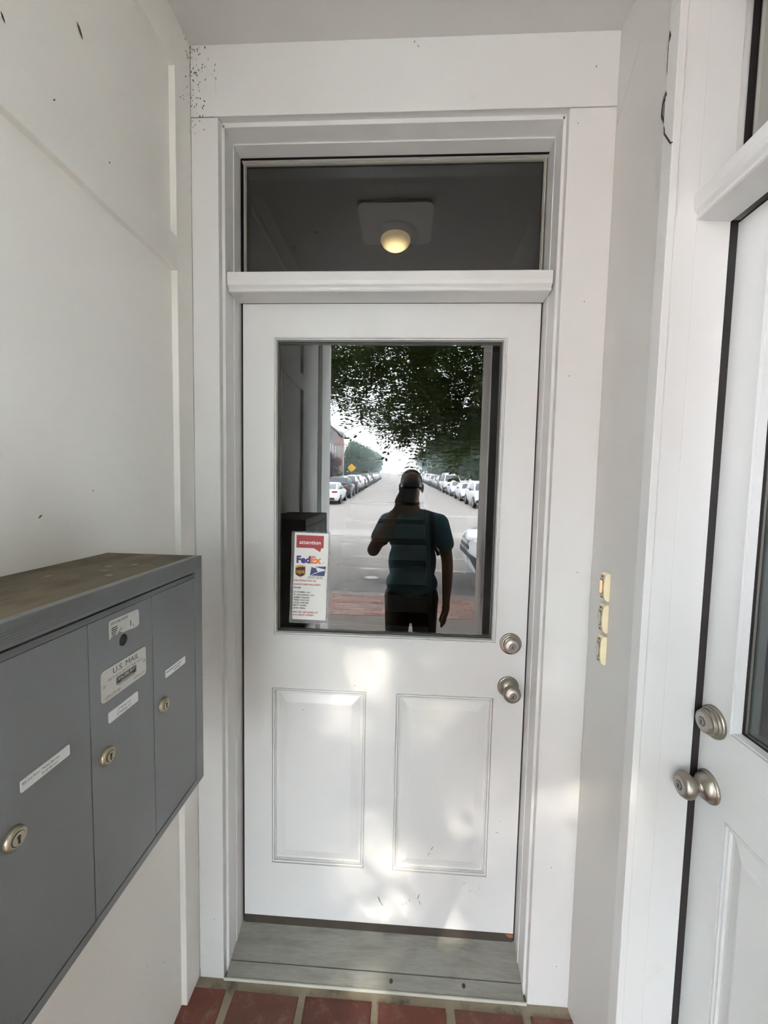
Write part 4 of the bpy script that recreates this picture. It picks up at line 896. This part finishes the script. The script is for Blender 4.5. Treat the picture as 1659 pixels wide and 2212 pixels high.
def frond(p, d, ln, nl):
    side = d.cross(Vector((0, 0, 1)))
    if side.length < .1: side = Vector((1, 0, 0))
    side.normalize(); up = side.cross(d).normalized()
    for i in range(nl):
        t = (i + .5) / nl; q = p + d * ln * t + Vector((0, 0, -.35 * ln * t * t))
        for s_ in (1, -1):
            ld = (side * s_ + d * .55 + up * random.uniform(-.25, .25)).normalized(); lw = d.cross(ld).cross(ld).normalized()
            l = ln * .26 * random.uniform(.8, 1.2); wv = (d - ld * d.dot(ld)).normalized() * l * .24
            k = len(V); V.extend([q, q + ld * l * .5 + wv, q + ld * l, q + ld * l * .5 - wv]); Fc.append((k, k + 1, k + 2, k + 3))
nfr = 0; tries = 0
clumps = []
while len(clumps) < 700 and tries < 60000:
    tries += 1
    x = random.uniform(-5.0, 6.2); y = random.uniform(-11.6, -2.9); z = random.uniform(2.0, 9.2)
    e = ((x - 1.2) / 5.4) ** 2 + ((y + 6.8) / 4.4) ** 2 + ((z - 4.8) / 4.3) ** 2
    if e > 1 or z < zlow(x, y) + .18 or (z > 1.75 + .37 * (1.393 - y) and random.random() > .62): continue
    clumps.append(Vector((x, y, z)))
for c in clumps:
    for _ in range(random.randint(22, 34)):
        p = c + rnd_unit() * random.random() ** .5 * .48
        if p.z < zlow(p.x, p.y): continue
        d = rnd_unit(); d.z = d.z * .45 - .25; d.normalize()
        frond(p, d, random.uniform(.24, .40), 6)
me = bpy.data.meshes.new('foliage'); me.from_pydata(V, [], Fc); me.materials.append(leafm)
me.transform(Matrix.Translation(-nt_.location))
fo_ = bpy.data.objects.new('foliage', me); COL.objects.link(fo_); fo_.parent = nt_; fo_['kind'] = 'stuff'
print('near tree faces', len(Fc))

# ------------------------------------------------------------------ the photographer
def capsule(mb, p0, r0, p1, r1, seg=14):
    p0, p1 = Vector(p0), Vector(p1); t = (p1 - p0).normalized()
    a = t.cross(Vector((0, 0, 1)) if abs(t.z) < .9 else Vector((1, 0, 0))).normalized(); b = t.cross(a); R = []
    for i in range(1, 6): an = math.pi / 2 * i / 5; R.append((p0 - t * r0 * math.cos(an), r0 * math.sin(an)))
    for i in range(0, 5): an = math.pi / 2 * i / 5; R.append((p1 + t * r1 * math.sin(an), r1 * math.cos(an)))
    k = []
    for c, r in R: k.append(len(mb.v)); mb.v += [c + (a * math.cos(2 * math.pi * j / seg) + b * math.sin(2 * math.pi * j / seg)) * r for j in range(seg)]
    for x, y in zip(k, k[1:]):
        for j in range(seg): mb.f.append([x + j, x + (j + 1) % seg, y + (j + 1) % seg, y + j])
    mb.f.append([k[0] + j for j in range(seg)][::-1]); mb.f.append([k[-1] + j for j in range(seg)])
def chain(mb, pts):
    for (p, r), (q, t) in zip(pts, pts[1:]): capsule(mb, p, r, q, t)
def ell(mb, c, r, n=20, m=14, rz=0.0):
    c = Vector(c); k = []; Rz = Matrix.Rotation(rz, 3, 'Z')
    for i in range(1, m):
        th_ = math.pi * i / m; k.append(len(mb.v))
        mb.v += [c + Rz @ Vector((r[0] * math.sin(th_) * math.cos(2 * math.pi * j / n), r[1] * math.sin(th_) * math.sin(2 * math.pi * j / n), r[2] * math.cos(th_))) for j in range(n)]
    for x, y in zip(k, k[1:]):
        for j in range(n): mb.f.append([x + j, x + (j + 1) % n, y + (j + 1) % n, y + j])
    mb.f.append([k[0] + j for j in range(n)][::-1]); mb.f.append([k[-1] + j for j in range(n)])
def fused(mb, name, m, parent, vox, smooth=6):
    o = mb.build(name, m, parent)
    r = o.modifiers.new('union', 'REMESH'); r.mode = 'VOXEL'; r.voxel_size = vox; r.use_smooth_shade = True
    if smooth: s_ = o.modifiers.new('relax', 'SMOOTH'); s_.iterations = smooth; s_.factor = .5
    return o
pe = empty('person', (0.088, -1.42, 0.0), 'person in a teal t-shirt and wraparound sunglasses mirrored in the door glass, phone raised', 'person')
skin = mat('skin', (.30, .16, .10), .55, var=.06, scale=20)
H = Vector((.068, -1.425, 1.585))      # middle of the head
bd = MB()
ell(bd, H + Vector((0, -.008, .030)), (.074, .094, .088)); ell(bd, H + Vector((0, .022, -.045)), (.060, .066, .078)); ell(bd, H + Vector((0, .040, -.100)), (.036, .040, .030))
capsule(bd, H + Vector((0, .085, .002)), .009, H + Vector((0, .104, -.032)), .014)            # nose
ell(bd, H + Vector((0, .078, -.066)), (.026, .014, .009)); ell(bd, H + Vector((0, .078, -.080)), (.022, .014, .009))   # lips
ell(bd, H + Vector((.030, .080, .004)), (.015, .010, .009)); ell(bd, H + Vector((-.030, .080, .004)), (.015, .010, .009))
for s_ in (1, -1): ell(bd, H + Vector((s_ * .078, -.005, -.012)), (.012, .020, .033))
chain(bd, [((.072, -1.425, 1.50), .054), ((.082, -1.435, 1.40), .060), ((.088, -1.435, 1.36), .075)])
ell(bd, (.090, -1.43, 1.24), (.165, .105, .15)); ell(bd, (.088, -1.42, 1.04), (.150, .105, .20)); ell(bd, (.088, -1.42, .84), (.165, .115, .13))
# raised left arm
SHL, ELL, WRL = (-.085, -1.43, 1.335), (-.180, -1.285, 1.150), (-.018, -1.205, 1.440)
capsule(bd, (.045, -1.43, 1.43), .05, (-.05, -1.42, 1.375), .045)
chain(bd, [((.0, -1.43, 1.345), .07), (SHL, .058), ((-.14, -1.35, 1.23), .050), (ELL, .044)]); chain(bd, [(ELL, .043), ((-.115, -1.245, 1.275), .040), (WRL, .027)])
ell(bd, (-.002, -1.195, 1.485), (.040, .020, .045)); capsule(bd, WRL, .028, (-.005, -1.195, 1.48), .030)
for i, (dx, dz, ln) in enumerate(((-.022, .052, .050), (.000, .060, .055), (.021, .058, .050), (.038, .046, .040))):
    b0 = Vector((-.004 + dx * .7, -1.190, 1.500 + dz * .35)); k1 = b0 + Vector((.018, .014, ln * .72)); k2 = k1 + Vector((.028, .004, ln * .25)); chain(bd, [(b0, .0105), (k1, .0095), (k2, .008)])
chain(bd, [((-.015, -1.195, 1.455), .014), ((.022, -1.182, 1.475), .0115), ((.052, -1.178, 1.500), .0095)])
# hanging right arm
SHR, ELR, WRR = (.268, -1.43, 1.335), (.338, -1.455, 1.065), (.332, -1.385, .775)
chain(bd, [((.17, -1.43, 1.345), .07), (SHR, .058), ((.31, -1.445, 1.20), .050), (ELR, .043)]); chain(bd, [(ELR, .043), ((.341, -1.43, .955), .040), (WRR, .027)])
ell(bd, (.328, -1.372, .715), (.022, .040, .048), rz=.25); capsule(bd, WRR, .027, (.330, -1.375, .73), .028)
for i, (dy, ln) in enumerate(((.030, .060), (.010, .068), (-.010, .064), (-.028, .050))):
    b0 = Vector((.326, -1.370 + dy, .685)); k1 = b0 + Vector((-.006, .006, -ln * .62)); k2 = k1 + Vector((-.022, .012, -ln * .42)); chain(bd, [(b0, .0105), (k1, .0095), (k2, .008)])
chain(bd, [((.318, -1.345, .735), .014), ((.296, -1.322, .700), .011), ((.285, -1.312, .668), .0095)])
# legs and feet
for s_, x in ((1, .175), (-1, .000)):
    chain(bd, [((x, -1.42, .84), .090), ((x + s_ * .012, -1.415, .50), .062), ((x + s_ * .018, -1.43, .28), .052), ((x + s_ * .018, -1.445, .09), .036)])
    capsule(bd, (x + s_ * .018, -1.46, .05), .04, (x + s_ * .035, -1.30, .035), .034)
body = fused(bd, 'body', skin, pe, .0058, 4)
sh_ = MB()
ell(sh_, (.090, -1.43, 1.24), (.182, .122, .165)); ell(sh_, (.088, -1.42, 1.05), (.172, .125, .22)); ell(sh_, (.088, -1.42, .90), (.186, .135, .12)); capsule(sh_, (.088, -1.42, .88), .13, (.088, -1.42, .84), .125)
capsule(sh_, (.02, -1.43, 1.325), .082, (.16, -1.43, 1.325), .082); capsule(sh_, (.03, -1.435, 1.385), .048, (-.06, -1.43, 1.355), .052); capsule(sh_, (.14, -1.435, 1.385), .048, (.23, -1.43, 1.355), .052)
chain(sh_, [((.0, -1.43, 1.335), .080), ((-.085, -1.43, 1.325), .074), ((-.138, -1.36, 1.228), .068)])
chain(sh_, [((.17, -1.43, 1.335), .080), ((.268, -1.43, 1.325), .074), ((.318, -1.445, 1.185), .066)])
fused(sh_, 'shirt', mat('teal_shirt', (.07, .165, .20), .8, var=.12, scale=14, bump=.4, bscale=30), pe, .008, 8)
pt = MB()
ell(pt, (.088, -1.42, .80), (.180, .130, .12))
for s_, x in ((1, .175), (-1, .000)): chain(pt, [((x, -1.42, .80), .108), ((x + s_ * .012, -1.415, .52), .082), ((x + s_ * .016, -1.42, .40), .078)])
fused(pt, 'shorts', mat('olive_shorts', (.055, .050, .032), .85, var=.12, scale=14), pe, .008, 6)
hr = MB(); ell(hr, H + Vector((0, -.016, .036)), (.077, .094, .088)); hr.v = [v if v.z > H.z + .02 or v.y < H.y - .03 else v + Vector((0, -.02, .0)) for v in hr.v]
fused(hr, 'hair', mat('short_hair', (.022, .017, .014), .7, var=.3, scale=80, bump=.6, bscale=200), pe, .006, 3)
sgm = mat('mirror_lens', (.02, .03, .08), .1, .6); 
gl = MB(); pts = [H + Vector((.079 * math.sin(a), .098 * math.cos(a) - .002, .012)) for a in [math.radians(t) for t in range(-75, 76, 10)]]
for p_, q_ in zip(pts, pts[1:]): gl.add([p_ + Vector((0, 0, -.018)), q_ + Vector((0, 0, -.018)), q_ + Vector((0, 0, .018)), p_ + Vector((0, 0, .018))], [(0, 1, 2, 3)])
gl.build('sunglasses', sgm, pe, smooth=True)
for s_ in (1, -1): MB().tube([H + Vector((s_ * .078, .025, .016)), H + Vector((s_ * .083, -.02, .012))], .004, 6).build('temple_arm', trimm, pe)
MB().tube([(.215, -1.40, 1.395), (.225, -1.312, 1.30), (.222, -1.298, 1.20), (.262, -1.33, 1.13), (.268, -1.42, 1.11)], .013, 8).build('strap', mat('strap', (.05, .035, .03), .8), pe)
for s_, x in ((1, .193), (-1, -.018)):
    so = MB(); ell(so, (x + s_ * .009, -1.385, .035), (.050, .140, .045)); capsule(so, (x, -1.45, .06), .046, (x, -1.45, .085), .044); fused(so, 'shoe', mat('shoe', (.10, .10, .11), .7), pe, .008, 3)
ph = empty('phone', (.045, -1.163, 1.55), 'dark phone held up in front of the mirrored face', 'phone')
MB().prism(FRONT((0, -1.1575, 0)), rrect(.012, .082, 1.455, 1.600, .010), 0.0, .0085).build('case', mat('phone_case', (.010, .010, .012), .4), ph)
MB().prism(FRONT((0, -1.1575, 0)), rrect(.014, .046, 1.562, 1.597, .006), -.0012, 0.0).build('camera_bump', mat('phone_glass', (.02, .02, .022), .15), ph)

# ------------------------------------------------------------------ summer haze over the far street
hz_ = MB().box(-60, 60, -275, -22, -1, 45).build('haze', None, base=(0, -150, 0)); tag(hz_, 'thin bluish summer haze hanging over the far end of the street', 'haze', kind='stuff')
hm_ = bpy.data.materials.new('haze'); hm_.use_nodes = True; _n = hm_.node_tree.nodes; _n.remove(_n['Principled BSDF'])
vsn = _n.new('ShaderNodeVolumeScatter'); vsn.inputs['Color'].default_value = (.82, .92, 1.0, 1); vsn.inputs['Density'].default_value = 0.0026; vsn.inputs['Anisotropy'].default_value = 0.2
hm_.node_tree.links.new(vsn.outputs[0], _n['Material Output'].inputs['Volume']); hz_.data.materials.append(hm_)
